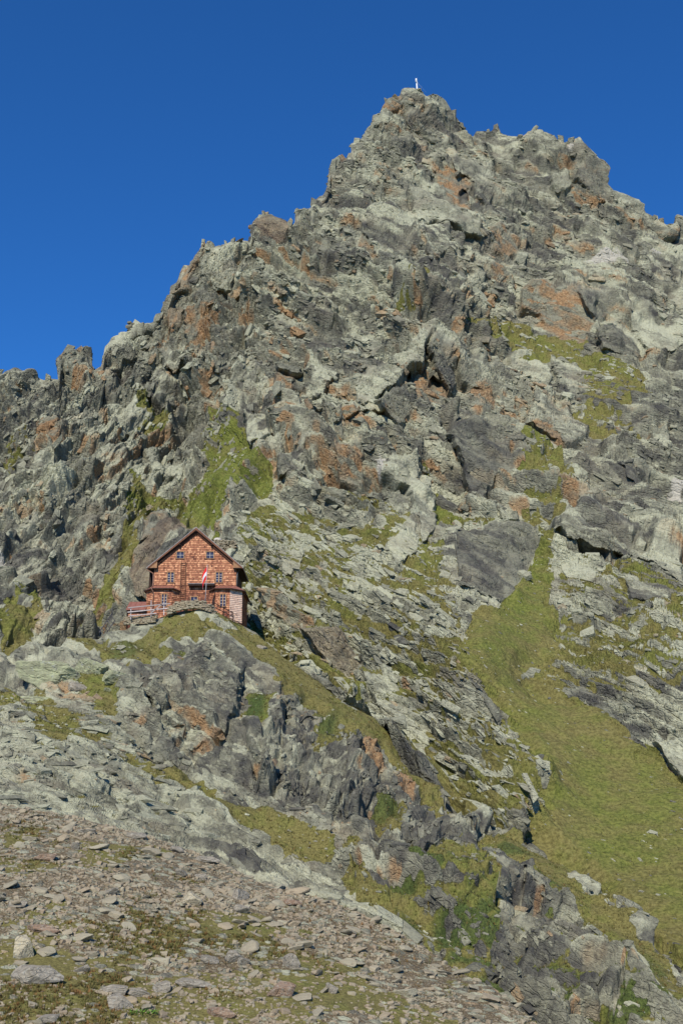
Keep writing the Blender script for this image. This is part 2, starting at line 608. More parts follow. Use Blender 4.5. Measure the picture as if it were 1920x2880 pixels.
def spots(PX, PY, items):
    out = np.zeros(PX.shape, np.float32)
    for x, y, rx, ry, w in items:
        d = ((PX - x * S15) / (rx * S15)) ** 2 + ((PY - y * S15) / (ry * S15)) ** 2
        out = np.maximum(out, w * np.exp(-d))
    return out


def relax(V, it):
    """spread the grid evenly over steps in the rock so that their risers are as finely meshed as the rest"""
    V = V.astype(np.float32).copy()
    for _ in range(it):
        d = np.zeros(V.shape[:2], np.float32)
        eu = np.linalg.norm(V[1:] - V[:-1], axis=-1)
        ev = np.linalg.norm(V[:, 1:] - V[:, :-1], axis=-1)
        med = np.median(ev)
        d[1:] = np.maximum(d[1:], eu)
        d[:-1] = np.maximum(d[:-1], eu)
        d[:, 1:] = np.maximum(d[:, 1:], ev)
        d[:, :-1] = np.maximum(d[:, :-1], ev)
        w = smooth(d / med, 2.0, 5.0)[1:-1, 1:-1, None] * 0.7
        av = 0.25 * (V[2:, 1:-1] + V[:-2, 1:-1] + V[1:-1, 2:] + V[1:-1, :-2])
        V[1:-1, 1:-1] += w * (av - V[1:-1, 1:-1])
    return V


E_SLAB = (0.74, -0.42, -0.52)       # the schist bands run down to the right
E_RIB = (0.18, 0.62, 0.76)          # steep ribs of the left wall
KEEP = {}                           # displaced grids kept for setting things on them


def beds(P, nb, spacing, seed, warp, brk, amp):
    """tilted beds: each slab rises outwards to a sharp broken edge, then drops to the next one"""
    nb = np.asarray(nb, np.float32)
    nb = nb / np.linalg.norm(nb)
    q = (P @ nb) / spacing + warp + brk
    k = np.floor(q)
    f = (q - k).astype(np.float32)
    hh = hash3(k.astype(np.int32), (brk * 977).astype(np.int32), np.zeros(len(P), np.int32), seed)
    a = 0.35 + 1.1 * rnd(hh, 2)
    saw = np.where(f < 0.10, f / 0.10, (1 - f) / 0.90)
    return (saw - 0.5) * a * amp * spacing, rnd(hh, 3)


def bedding(P, wB, seed, spacings, amp):
    n = len(P)
    h = np.zeros(n, np.float32)
    tone = np.zeros(n, np.float32)
    for k, sp in enumerate(spacings):
        w = 0.9 * fbm(P, sp * 5, seed + 3 * k, 3) + 0.25 * fbm(P, sp * 1.2, seed + 60 + k, 3)
        here = smooth(fbm(P, sp * 6, seed + 200 + k, 3), -0.25, 0.30)
        for e, m in ((E_SLAB, wB <= 0.5), (E_RIB, wB > 0.5)):
            idx = np.nonzero(m)[0]
            if len(idx):
                nb = np.cross((0, -0.7, 0.7), e)
                _, _, H, _ = cells(P[idx], frame(e, sp * 2.4, (2.2, 1.2, 1.2)), seed + 31 + k)
                a, t = beds(P[idx], nb, sp, seed + k, w[idx], rnd(H, 4), amp)
                h[idx] += a * here[idx]
                tone[idx] += t / len(spacings)
    return h, tone


def rock_relief(P, wB, sizes, seed, ampl=1.0):
    """sum of block levels in two bedding frames mixed by region wB; returns height, fine cell tones"""
    n = len(P)
    h = np.zeros(n, np.float32)
    hf = np.zeros(n, np.float32)
    tones = []
    warp = np.stack([fbm(P, 9.0, seed + 50 + i, 4) for i in range(3)], -1)
    A = np.nonzero(wB <= 0.5)[0]
    B = np.nonzero(wB > 0.5)[0]
    for k, (L, am) in enumerate(sizes):
        hk = np.zeros(n, np.float32)
        tk = np.zeros(n, np.float32)
        Q = P + warp * (0.30 * L + 0.25)
        for idx, e, st, lean in ((A, E_SLAB, (2.8, 0.9, 0.7), (0, 0, 0)), (B, E_RIB, (2.2, 0.9, 0.8), (0, 0, 0))):
            if len(idx):
                a, t, _ = blocks(Q[idx], frame(e, L, st), L, seed + k * 13, lean=lean)
                hk[idx], tk[idx] = a, t
        if L > 6 * sizes[-1][0]:
            h += hk * am * ampl
        else:
            hf += hk * am * ampl
        tones.append(tk)
    return h, hf, tones


def with_blocks(V3, N2, PX, PY, nr0, mask, mask2, wB, g, clear, slabs, classes, seed):
    """set angular joint blocks into the rock surface, lying with the bedding"""
    rng = np.random.default_rng(seed)
    sh = V3.shape[:2]
    V = V3.reshape(-1, 3)
    wt = (1 - clear) * (1 - 0.55 * g) + 0.04
    if seed == 77:
        wt = wt * (0.45 + 1.1 * smooth(V3[..., 1], 215, 290))
    wt[nr0:] *= 0.4
    bl = fbm(V, 14 if seed == 77 else 6, seed, 4).reshape(sh)
    wt = wt * (0.12 + smooth(bl, -0.1, 0.35))
    wt = wt * (1 - 0.3 * np.exp(-np.abs(PY - PY[nr0 - 1]) / 14.0))
    wt = wt * smooth(PX, -430, -60) * smooth(PX, 2340, 1990)
    Vs, Ts, A1, A2 = [V], [], [mask], [mask2]
    base = len(V)
    crown = [(34, 1.2, 3.2), (44, 2.4, 5.0)] if seed == 77 else []
    plates = [(1500, .6, 2.5)] if seed == 77 else [(700, .4, 2.0)]
    for cnt, lo, hi in classes + crown + plates:
        r, c = sample_grid(V3, wt, cnt, rng)
        if (cnt, lo, hi) == classes[-1]:
            r, c = sample_grid(V3, (g > .5) * smooth(PX, -60, 0) * smooth(PX, 1980, 1930) * smooth(PY, 900, 1500) + 1e-9, cnt, rng)
        top = (cnt, lo, hi) in crown
        plate = (cnt, lo, hi) in plates
        if plate:
            r, c = sample_grid(V3, slabs * (1 - clear) * (1 - 0.75 * g) * smooth(PX, -60, 0) * smooth(PX, 1980, 1930) + 1e-9, cnt, rng)
        if top:
            ok = np.nonzero((PX[0] > -20) & (PX[0] < 1960))[0]
            c = rng.choice(ok, cnt)
            r = np.full(cnt, nr0 - 2) + rng.integers(-9, 2, cnt)
        idx = r * sh[1] + c
        C = V[idx].astype(np.float64)
        n = N2[r, c].astype(np.float64)
        b = (wB[r, c] > 0.5)[:, None]
        e = np.where(b, np.array(E_RIB), np.array(E_SLAB))
        F = frames_at(n * 0.75 + np.array((-0.10, -0.25, 0.30)), e, rng, 0.22, 0.13)
        L = lo * (hi / lo) ** (rng.random(cnt) ** 1.8)
        dims = np.stack([L * rng.uniform(1.0, 2.1, cnt), L * rng.uniform(.45, .95, cnt), L * rng.uniform(.28, .60, cnt)], -1)
        dims *= (1 - 0.45 * clear[r, c])[:, None]
        if top:
            F = frames_at(np.tile((-.2, -0.9, .15), (cnt, 1)), (0.12, 0.15, 1.0), rng, 0.25, 0.25)
        if plate:
            ee = np.array((0.64, -0.46, -0.62)) if seed == 77 else np.array((1.0, 0.15, -0.18))
            F = frames_at(n * 0.9 + np.array((-.05, -.2, .2)), ee, rng, 0.16, 0.06)
            C = C - F[2] * (L[:, None] * 0.06)
            dims = np.stack([L * rng.uniform(1.4, 2.8, cnt), L * rng.uniform(.40, .7, cnt), L * rng.uniform(.20, .36, cnt)], -1)
        C = C - F[2] * (dims[:, 2:] * rng.uniform(0.12, 0.42, (cnt, 1)))
        at1 = mask[idx].copy()
        at1[:, 0] = 0.0
        at1[:, 1] = np.clip(at1[:, 1] + (rng.random(cnt) < 0.03) * 0.6, 0, 1)
        at1[:, 2] = np.clip(0.55 * at1[:, 2] + rng.random(cnt) ** 2 * 0.75, 0, 1)
        at1[:, 3] = np.clip(0.6 * at1[:, 3] + (rng.random(cnt) < 0.15) * 0.6, 0, 1)
        at2 = mask2[idx].copy()
        at2[:, 1] = 0
        at2[:, 3] = 0
        v, t, a = scatter_blocks(C, F, dims, np.concatenate([at1, at2], 1), rng)
        Vs.append(v)
        Ts.append(t + base)
        A1.append(a[:, :4])
        A2.append(a[:, 4:])
        base += len(v)
    return np.concatenate(Vs), grid_quads(*sh), np.concatenate(Ts), np.concatenate(A1), np.concatenate(A2)


# ================================================================== the mountain
def build_mountain():
    PX, PY, Y = grid_layer(lambda x: curve(SKY, x), lambda x: curve(CREST, x) + 90, 800, 1.95, MOUNTAIN_PTS)
    B = at(PX, PY, Y)
    nr0 = B.shape[0]
    prof = [(s * 0.8, s * 0.25 + max(0, s - 6) * 0.5) for s in (1, 2.5, 4.5, 7, 10, 14, 19, 25, 33, 45, 60, 80, 110)]
    B = add_back(B, prof)
    ext = len(prof)
    PX = np.concatenate([PX, np.repeat(PX[-1:], ext, 0)])
    PY = np.concatenate([PY, np.repeat(PY[-1:], ext, 0)])
    sh = PX.shape
    N = normals(blur2(B, 10))
    P = B.reshape(-1, 3).astype(np.float32)
    Nf = N.reshape(-1, 3).astype(np.float32)

    # ---- where turf grows (areas traced, then broken up by relief)
    WX, WY = warped(PX, PY, P, 8.0, 26)
    turf = wsum(WX, WY, [
        (P15((1236, 1290), (1215, 1330), (1180, 1375), (1110, 1385), (1085, 1400), (1078, 1470), (1105, 1560), (1150, 1620), (1215, 1685), (1260, 1745), (1262, 1830), (1240, 1880), (1300, 1960), (1400, 2040), (1480, 2110), (1600, 2260),
             (1800, 2300), (1800, 1850), (1600, 1790), (1500, 1750), (1440, 1700), (1385, 1640), (1330, 1600), (1240, 1570), (1200, 1535), (1280, 1490), (1270, 1420), (1275, 1390), (1260, 1360), (1262, 1330)), 1.0),
        (P15((1225, 1220), (1262, 1220), (1250, 1300), (1215, 1390), (1170, 1390), (1205, 1335)), 0.9),
        (P15((470, 930), (545, 925), (560, 1000), (600, 1035), (632, 1045), (608, 1130), (530, 1165), (490, 1235), (430, 1195), (440, 1130), (485, 1090), (470, 1000)), 0.66),
        (P15((310, 1080), (420, 1110), (440, 1185), (340, 1160), (308, 1290), (270, 1400), (170, 1470), (210, 1380), (250, 1290), (290, 1180)), 0.70),
        (P15((295, 885), (400, 930), (370, 990), (330, 970)), 0.65),
        (P15((975, 1000), (1012, 1050), (1010, 1110), (1050, 1180), (1145, 1185), (1140, 1215), (1010, 1210), (960, 1300), (955, 1260), (1000, 1180), (1000, 1080)), 0.62),
        (P15((1050, 725), (1130, 720), (1240, 770), (1340, 792), (1450, 850), (1490, 890), (1380, 868), (1290, 830), (1190, 815), (1110, 770)), 0.66),
        (P15((895, 690), (975, 610), (965, 690), (900, 700)), 0.7),
        (P15((1215, 1010), (1275, 1010), (1310, 1130), (1280, 1185), (1200, 1180), (1190, 1110)), 0.55),
        (P15((1320, 830), (1450, 880), (1490, 1010), (1380, 1010), (1330, 930)), 0.40),
        (P15((1275, 1310), (1420, 1290), (1568, 1330), (1700, 1350), (1700, 1560), (1568, 1560), (1330, 1600), (1210, 1570), (1270, 1480)), 0.36),
        (P15((560, 1185), (700, 1150), (1000, 1260), (1085, 1480), (1280, 1850), (1150, 1920), (800, 1600), (560, 1480)), 0.40),
        (P15((780, 1080), (880, 1100), (960, 1200), (900, 1230), (800, 1170)), 0.45),
        (P15((560, 1410), (680, 1480), (800, 1560), (900, 1680), (1000, 1790), (1160, 1890), (1100, 1900), (860, 1680), (720, 1590), (560, 1500)), 0.75),
        (P15((20, 990), (110, 960), (60, 1060), (0, 1080)), 0.45),
        (P15((0, 1390), (80, 1370), (60, 1480), (0, 1510)), 0.75),
    ], 16)
    green = wsum(PX, PY, [
        (P15((1150, 1360), (1260, 1220), (1265, 1400), (1150, 1520), (1250, 1700), (1300, 1850), (1200, 1700), (1090, 1480)), 0.6),
        (P15((470, 930), (550, 925), (632, 1045), (608, 1130), (490, 1235), (430, 1195)), 0.55),
        (P15((975, 1000), (1145, 1185), (1010, 1250), (960, 1290)), 0.6),
        (P15((1240, 1690), (1568, 1800), (1700, 2200), (1400, 2000), (1260, 1830)), 0.35),
        (P15((290, 880), (410, 930), (370, 1000)), 0.4),
    ], 70) + 0.26
    slabs = poly_mask(P15((560, 1185), (700, 1150), (1000, 1260), (1085, 1480), (1280, 1850), (1150, 1920), (800, 1600), (560, 1480)), PX, PY, 60)
    flat_turf = smooth(turf, 0.62, 0.9)

    # ---- crags traced as facets standing out of or set back into the wall
    CX, CY = warped(PX, PY, B.reshape(-1, 3).astype(np.float32), 3.5, 6)
    inside = np.zeros(sh, np.float32)
    tone = {t: np.zeros(sh, np.float32) for t in 'pdrbn'}
    keep = 1 - 0.9 * smooth(blur2(turf, 8), 0.62, 0.85)
    for q, d0, gx, gy, tn in FACETS:
        q = np.array(q)
        m = poly_mask(q, CX, CY, 4.0)
        cx, cy = q.mean(0)
        off = 0.9 * m * keep * np.clip(d0 + gx * (PX - cx) / 100 + gy * (PY - cy) / 100, -8, 9)
        B -= (B / np.linalg.norm(B, axis=-1, keepdims=True)) * off[..., None]
        inside = np.maximum(inside, m)
        for t in tone:
            tone[t] = tone[t] * (1 - m)
        tone[tn] = np.maximum(tone[tn], m)
    P = B.reshape(-1, 3).astype(np.float32)

    n1 = fbm(P, 14, 3, 4).reshape(sh)
    wB = smooth(PX + n1 * 160 - 0.15 * (PY - 1200), 900, 620)
    ridge = fbm(P @ np.array([[1, 0, 0], [0, .6, 0], [0, 0, .35]], np.float32), 26, 9, 4)
    calm = (1 - 0.90 * np.clip(blur2(flat_turf, 16) * 1.15, 0, 1)) 
    h, hf, tones = rock_relief(P, wB.ravel(), [(28, .28), (11, .52), (4.6, .55), (2.1, .62), (1.0, .75), (0.52, .8)], 11)
    rough = 0.35 + 0.85 * smooth(fbm(P, 16, 651, 3), -0.25, 0.3)
    far = smooth(P[:, 1], 215, 300)
    hf = hf * rough * (1 + 0.9 * far)
    hb, tb = bedding(P, wB.ravel(), 611, (8.0, 3.4, 1.5), 0.34)
    h = blur2(h.reshape(sh), 2) + blur2(hb.reshape(sh) * 0.7, 1) + (hf + 0.3 * hb + ridge * 2.0).reshape(sh)
    e2 = (0.64, -0.46, -0.62)
    nb2 = np.cross((0, -0.7, 0.7), e2)
    hs = np.zeros(len(P), np.float32)
    bedturf = np.zeros(len(P), np.float32)
    bedtone = np.zeros(len(P), np.float32)
    for k, sp in enumerate((3.4, 1.5, 0.7)):
        w2 = 0.55 * fbm(P, sp * 6, 811 + k, 3) + 0.15 * fbm(P, sp, 821 + k, 3)
        _, _, Hb, _ = cells(P, frame(e2, sp * 1.5, (4.0, 1.0, 1.0)), 831 + k)
        a, t = beds(P, nb2, sp, 841 + k, w2, rnd(Hb, 4), 0.50)
        hs += a
        bedturf += (0.9, 0.7, 0.0)[k] * smooth(0.45 - t, 0.0, 0.06)
        bedtone += t / 3
    ledges = poly_mask(P15((1275, 1310), (1420, 1290), (1700, 1330), (1700, 1860), (1568, 1790), (1440, 1705), (1330, 1610), (1200, 1530), (1280, 1470)), PX, PY, 40)
    sl2 = np.maximum(slabs, ledges)
    bedturf = np.clip(bedturf, 0, 1).reshape(sh)
    bedtone = bedtone.reshape(sh)
    h = h * (1 - 0.72 * sl2) + hs.reshape(sh) * (0.95 * slabs + 0.7 * ledges * (1 - slabs))
    # rough towers along the skyline lean on the traced outline
    edge = np.exp(-np.abs(PY - PY[nr0 - 1]) / 30.0)
    h = h * (1 - (0.62 + 0.22 * smooth(PX, 420, 280)) * edge)
    h = h * (1 - 0.55 * inside)
    disp = h * calm + 0.10 * fbm(P, 1.6, 31, 4).reshape(sh) + flat_turf * 0.5 * fbm(P, 9, 33, 4).reshape(sh)
    V = P + Nf * disp.reshape(-1, 1).astype(np.float32)

    V3 = relax(V.reshape(*sh, 3), 4)
    V = V3.reshape(-1, 3)
    N2 = normals(blur2(V3, 2))
    up = N2[..., 2]
    n2 = (0.6 * fbm(V, 7, 41, 5) + 0.6 * fbm(V, 1.6, 42, 3)).reshape(sh)
    hollow = (blur2(h, 14) - h)
    turf = turf + sl2 * (0.27 * bedturf - 0.14) * (1 - 0.6 * flat_turf)
    g = 1.25 * turf + 0.56 * n2 + 0.42 * (up - 0.62) + 0.07 * np.clip(hollow, -3, 3) + 0.0 - 0.35 * inside
    g = np.maximum(smooth(g, 0.30, 0.62), flat_turf * smooth(n2 + 1.2 * turf, 0.25, 0.6))
    t0, t1, t2, t3, t4, t5 = [t.reshape(sh) for t in tones]
    rust_area = spots(PX, PY, RUST_MOUNTAIN)
    n3 = fbm(V, 22, 61, 3).reshape(sh)
    over = smooth(0.46 - up, 0.0, 0.35)
    rust = smooth(rust_area * 0.45 + 0.85 * (t2 - 0.5) + 0.60 * (t3 - 0.5) + 0.30 * n3 + 0.28 * over - 0.3 * slabs, 0.50, 0.80)
    tb = tb.reshape(sh)
    pale = smooth(0.50 * t1 + 0.42 * t2 + 0.35 * t3 + 0.2 * tb + 0.15 * t5 + 0.45 * (up - 0.55) + 0.3 * n2 + 0.12 * slabs, 0.68, 1.10)
    dark = smooth(0.35 * t0 + 0.45 * (1 - t2) + 0.4 * (1 - t3) + 0.25 * (1 - tb) - 0.4 * n3 - 0.3 * slabs + 0.5 * spots(PX, PY, DARK_MOUNTAIN), 0.72, 1.15)
    rough2 = 0.75 + 0.5 * n2
    rust = np.clip(rust * (1 - 0.8 * (tone['p'] + tone['d'] + tone['n'])) + rough2 * (0.95 * tone['r'] * smooth(t3 + 0.8 * n2, 0.15, 0.75) + 0.40 * tone['b']), 0, 1)
    pale = np.clip(pale + 0.5 * sl2 * (bedtone - 0.45), 0, 1)
    pale = np.clip(pale * (1 - 0.85 * (tone['d'] + tone['r'] + tone['b'])) + 0.40 * rough2 * tone['p'], 0, 1)
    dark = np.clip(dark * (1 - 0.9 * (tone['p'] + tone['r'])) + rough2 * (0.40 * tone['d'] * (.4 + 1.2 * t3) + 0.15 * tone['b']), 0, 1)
    quartz = smooth(spots(PX, PY, QUARTZ) + 0.5 * n2 + 0.3 * (t3 - .5), 0.55, 0.75)
    one = np.ones(sh)
    zero = np.zeros(sh)
    mask = np.stack([g, rust, pale, dark], -1).reshape(-1, 4)
    mask2 = np.stack([green + 0.25 * n2 + 0.45 * n3, zero, quartz, zero], -1).reshape(-1, 4)
    V, quads, tris, mask, mask2 = with_blocks(V3, N2, PX, PY, nr0, mask, mask2, wB, g, np.maximum(flat_turf, 0.75 * inside), slabs, [(19000, 0.6, 1.9), (2300, 1.6, 3.6), (40, 3.5, 6), (1700, .25, 1.1)], 77)
    me = fast_mesh('mountain', V, quads, MAT_FAR, False, {'mask': mask, 'mask2': mask2}, tris)
    o = tag(link('mountain', me), kind='structure')
    KEEP['mountain'] = (V3, N2, PX, PY, g, nr0)
    return o


# facets traced from the wall: polygon, metres out (+) or in (-), change of that per 100 px across / down, tone
# (p pale: lichen and painted-in sunlight, d dark: schist and painted-in shade, r iron stained, n plain, b brown)
def _z2(*p):
    return [(900 + x * .6505, 180 + y * .6505) for x, y in p]


def _z3(*p):
    return [(x * .6122, 600 + y * .6122) for x, y in p]


def _z4(*p):
    return [(900 + x * .6505, 900 + y * .6505) for x, y in p]


FACETS = [
    (P15((315, 1377), (302, 1326), (299, 1278), (314, 1243), (332, 1198), (341, 1179), (371, 1181), (431, 1197), (440, 1230), (400, 1300), (345, 1380)), 8.5, 4.0, -2.0, 'b'),
    (P15((318, 1250), (345, 1180), (372, 1200), (352, 1240)), 1.5, -6.0, -3.0, 'r'),
    (P15((355, 1300), (390, 1230), (440, 1215), (440, 1260), (400, 1320)), 1.5, -4.0, 0.0, 'n'),
    (_z2((265, 185), (290, 138), (345, 130), (350, 180), (300, 215)), 2, -2, -3, 'r'),
    (_z2((440, 150), (500, 125), (545, 155), (575, 210), (500, 210), (430, 190)), 1.5, -1, 0, 'p'),
    (_z2((380, 210), (500, 215), (570, 240), (640, 290), (560, 310), (450, 300), (380, 270)), 1.0, -3, -5, 'd'),
    (_z2((220, 240), (265, 215), (300, 230), (290, 265), (225, 270)), 3, 0, -3, 'p'),
    (_z2((405, 470), (500, 400), (560, 385), (440, 440), (420, 485)), 1.5, 0, 2, 'p'),
    (_z2((560, 415), (600, 400), (680, 430), (745, 520), (740, 600), (690, 570), (640, 480), (590, 480)), 5, -5, -2, 'n'),
    (_z2((500, 455), (560, 440), (590, 480), (640, 500), (660, 590), (620, 600), (560, 560), (510, 500)), -1.5, 2, -4, 'r'),
    (_z2((603, 545), (640, 538), (652, 582), (610, 588)), -6, 0, 0, 'd'),  # cave hole, its shade also painted dark
    (_z2((385, 535), (440, 530), (560, 590), (600, 650), (700, 690), (700, 740), (600, 700), (500, 660), (420, 680), (410, 620)), 3, 1, 1, 'p'),
    (_z2((430, 690), (520, 680), (570, 740), (560, 800), (480, 830)), 2, -3, -1, 'n'),
    (_z2((210, 600), (300, 580), (400, 700), (405, 770), (340, 870), (270, 870), (230, 800), (180, 730)), 3, -4, -1, 'n'),
    (_z2((180, 740), (230, 800), (260, 870), (210, 860), (165, 790)), 1, 0, -5, 'r'),
    (_z2((740, 700), (790, 660), (820, 720), (870, 740), (870, 800), (820, 830), (760, 800)), 2, -3, -4, 'r'),
    (_z2((740, 860), (790, 850), (805, 920), (770, 945), (745, 915)), 2, 0, -5, 'r'),
    (_z2((650, 910), (700, 890), (735, 940), (690, 985), (650, 950)), 2, 0, 1, 'p'),
    (_z2((850, 800), (900, 790), (900, 850), (850, 840)), 1.5, 0, 1, 'p'),
    (_z2((880, 960), (960, 930), (1020, 1000), (1110, 970), (1190, 1010), (1190, 1110), (1140, 1200), (1050, 1190), (990, 1150), (950, 1080), (870, 1040)), 3, 0, -5, 'r'),
    (_z2((1110, 980), (1260, 1010), (1270, 1060), (1200, 1130), (1150, 1050)), 3, -6, -2, 'd'),
    (_z2((1190, 1150), (1270, 1110), (1340, 1170), (1400, 1230), (1330, 1260), (1220, 1240)), 4, -4, -5, 'd'),
    (_z2((1270, 540), (1380, 580), (1408, 605), (1330, 600)), 1.0, 0, 2, 'p'),
    (_z2((1000, 460), (1070, 430), (1100, 500), (1060, 540), (1000, 510)), 1.5, 0, 0, 'p'),
    (_z2((1300, 1000), (1400, 1090), (1540, 1200), (1560, 1260), (1450, 1240), (1350, 1140)), 2, 0, 1, 'p'),
    (_z2((690, 330), (770, 300), (860, 350), (830, 420), (740, 400)), 1.5, -4, -2, 'n'),
    (_z2((1100, 460), (1170, 400), (1240, 460), (1260, 540), (1180, 560)), 1.5, -6, -1, 'd'),
    (_z2((300, 330), (400, 330), (460, 380), (420, 430), (330, 400)), 1.5, -3, -5, 'd'),
    (_z3((905, 190), (940, 140), (1050, 160), (1090, 260), (1050, 340), (980, 330), (920, 270)), 3, 2, 1, 'p'),
    (_z3((1165, 35), (1240, 5), (1330, 50), (1300, 110), (1200, 130)), 2.5, -2, -4, 'b'),
    (_z3((880, 350), (1000, 380), (1080, 350), (1080, 390), (970, 420), (900, 400)), 1.5, -3, -4, 'd'),
    (_z3((745, 670), (830, 610), (890, 640), (880, 660), (830, 690), (820, 730), (760, 710)), 5.5, 0, -2, 'n'),
    (_z3((800, 740), (870, 705), (860, 740), (800, 770)), -1, 0, 0, 'p'),  # sunlit patch below the overhang, painted pale
    (_z3((690, 760), (740, 720), (800, 760), (800, 860), (740, 880), (690, 830)), 3, -5, -1, 'n'),
    (_z3((850, 400), (960, 420), (930, 560), (870, 640), (840, 520)), 1.5, -3, -4, 'r'),
    (_z3((760, 400), (840, 420), (830, 500), (760, 520)), 2, -3, -3, 'b'),
    (_z3((1265, 720), (1340, 730), (1345, 820), (1290, 870), (1240, 960), (1245, 870)), 2.5, -2, -4, 'r'),
    (_z3((1255, 655), (1380, 690), (1390, 720), (1280, 710)), 5, 0, -2, 'd'),
    (_z3((1380, 860), (1470, 830), (1510, 900), (1490, 960), (1380, 950)), 2, 0, 1, 'p'),
    (_z3((1350, 880), (1420, 760), (1500, 700), (1560, 720), (1480, 800)), 2.5, 2, 0, 'n'),
    (_z3((1420, 560), (1540, 520), (1600, 580), (1600, 650), (1450, 680), (1400, 620)), -2.5, 0, -2, 'd'),
    (_z3((1500, 920), (1560, 890), (1568, 1040), (1500, 1040)), 3, -2, -4, 'r'),
    (_z3((150, 1050), (200, 960), (290, 940), (320, 1010), (310, 1050), (230, 1070)), 4, -4, -4, 'r'),
    (_z3((150, 1100), (240, 1090), (260, 1200), (160, 1230)), 2, -1, 0, 'p'),
    (_z3((660, 1060), (740, 1050), (740, 1130), (850, 1130), (830, 1200), (700, 1180)), 2.5, 0, -1, 'p'),
    (_z3((470, 870), (600, 860), (690, 930), (640, 1010), (540, 1000)), 1.5, 0, 1, 'p'),
    (_z3((1100, 880), (1240, 870), (1240, 1000), (1150, 1060), (1100, 1020)), 3.5, -4, -2, 'n'),
    (_z3((1270, 1070), (1400, 1080), (1390, 1190), (1270, 1190)), 3, -4, -1, 'n'),
    (_z3((920, 130), (905, 190), (860, 330), (770, 350), (820, 290), (880, 200)), 1.0, -5, 0, 'b'),
    (_z3((380, 900), (430, 880), (440, 930), (380, 940)), 2.5, -2, -4, 'n'),
    (_z3((470, 610), (560, 560), (620, 600), (580, 660), (500, 700)), 2, -1, 0, 'n'),
    (_z4((290, 150), (460, 20), (470, 90), (480, 150), (370, 190), (340, 260), (160, 350), (150, 300)), 4.5, 2.0, 0, 'p'),  # sunlit left face of the prow, light painted in as pale tone
    (_z4((480, 80), (500, 60), (570, 120), (610, 260), (570, 280), (520, 180)), 3.5, -8, 0, 'd'),  # shaded right face of the prow, shade painted in as dark tone
    (_z4((390, 260), (430, 200), (470, 220), (520, 190), (570, 270), (560, 320), (420, 330)), -3.0, 0, -3, 'r'),
    (_z4((478, 208), (545, 250), (492, 292)), -6, 0, 0, 'd'),  # hole in the recess, shade painted in
    (_z4((362, 212), (400, 190), (392, 262)), -6, 0, 0, 'd'),  # second hole in the recess, shade painted in
    (_z4((40, 400), (170, 310), (260, 320), (290, 360), (180, 410), (100, 450), (30, 470)), 3.5, 1, -2, 'p'),
    (_z4((40, 410), (150, 385), (172, 430), (90, 455)), 1.0, 0, -5, 'r'),
    (_z4((240, 330), (370, 250), (400, 370), (350, 430), (290, 380)), 3.0, -8, -1, 'd'),
    (_z4((590, 120), (650, 160), (800, 200), (830, 280), (750, 310), (640, 230)), 2.5, -2, -3, 'n'),
    (_z4((660, 250), (740, 250), (770, 340), (690, 380)), -.5, -2, -4, 'r'),
    (_z4((830, 140), (900, 110), (1000, 200), (1000, 290), (900, 250), (840, 200)), 1.5, 0, 1, 'p'),
    (_z4((1010, 190), (1110, 210), (1110, 330), (1040, 330)), 1.5, -5, -1, 'n'),
    (_z4((890, 420), (930, 310), (1080, 370), (1165, 430), (1150, 480), (1050, 500), (960, 480)), 4, -4, -2, 'n'),
    (_z4((930, 390), (1000, 400), (1060, 500), (930, 500)), -1.5, 0, -4, 'r'),
    (_z4((560, 440), (680, 390), (780, 440), (820, 560), (840, 650), (760, 680), (690, 760), (640, 720), (620, 600)), 4.5, -5, -2, 'd'),
    (_z4((250, 640), (420, 530), (500, 640), (510, 760), (490, 920), (440, 990), (420, 900), (400, 700)), 3.5, 1, 0, 'p'),
    (_z4((70, 560), (180, 540), (190, 650), (160, 700), (80, 660)), 2, -3, -4, 'r'),
    (_z4((590, 950), (750, 890), (920, 900), (940, 990), (880, 1130), (830, 1200), (720, 1200), (600, 1160), (580, 1040)), 2.4, -2, -1, 'd'),
    (_z4((770, 820), (860, 810), (860, 860), (780, 860)), 2, 0, 1, 'p'),
    (_z4((1010, 840), (1130, 770), (1270, 850), (1420, 960), (1370, 1020), (1200, 1010), (1060, 960), (1010, 890)), 5, -1, -4, 'n'),
    (_z4((1120, 1000), (1250, 1030), (1200, 1052), (1130, 1030)), -4, 0, 0, 'd'),  # hole under the right crag, shade painted dark
    (_z4((1260, 1010), (1350, 1010), (1290, 1042)), -4, 0, 0, 'd'),  # another hole under the right crag, shade painted dark
    (_z4((1360, 1020), (1440, 960), (1560, 1000), (1568, 1150), (1480, 1100)), 3, 0, -1, 'p'),
    (_z4((1290, 610), (1390, 600), (1440, 700), (1380, 730), (1320, 700)), 3, -4, -3, 'd'),
    (_z4((1430, 450), (1500, 420), (1540, 560), (1500, 610)), 1.5, 0, 1, 'p'),
    (_z4((60, 1080), (190, 1110), (210, 1170), (120, 1170)), 2, 0, 0, 'p'),
    (_z4((20, 930), (72, 950), (62, 992), (20, 975)), -3, 0, 0, 'd'),  # small hole, painted dark for its shade
    (_z4((280, 960), (420, 920), (430, 1000), (330, 1060)), 2, 0, 1, 'p'),
    (_z4((1050, 1080), (1200, 1100), (1180, 1150), (1060, 1130)), 2, 0, -2, 'p'),
    (_z4((1320, 1120), (1500, 1170), (1520, 1220), (1350, 1200)), 2, 0, -4, 'n'),
    (P15((590, 1350), (640, 1360), (720, 1430), (700, 1450), (620, 1410)), 2.0, 0, -4, 'r'),
    (P15((690, 1440), (780, 1440), (830, 1530), (800, 1560), (730, 1500)), 2.2, -3, -5, 'b'),
    (P15((830, 1540), (900, 1560), (1000, 1700), (960, 1740), (880, 1650)), 1.5, -1.5, 0, 'p'),
    (P15((640, 1270), (700, 1260), (690, 1310), (650, 1320)), 2.0, -2, -1, 'p'),
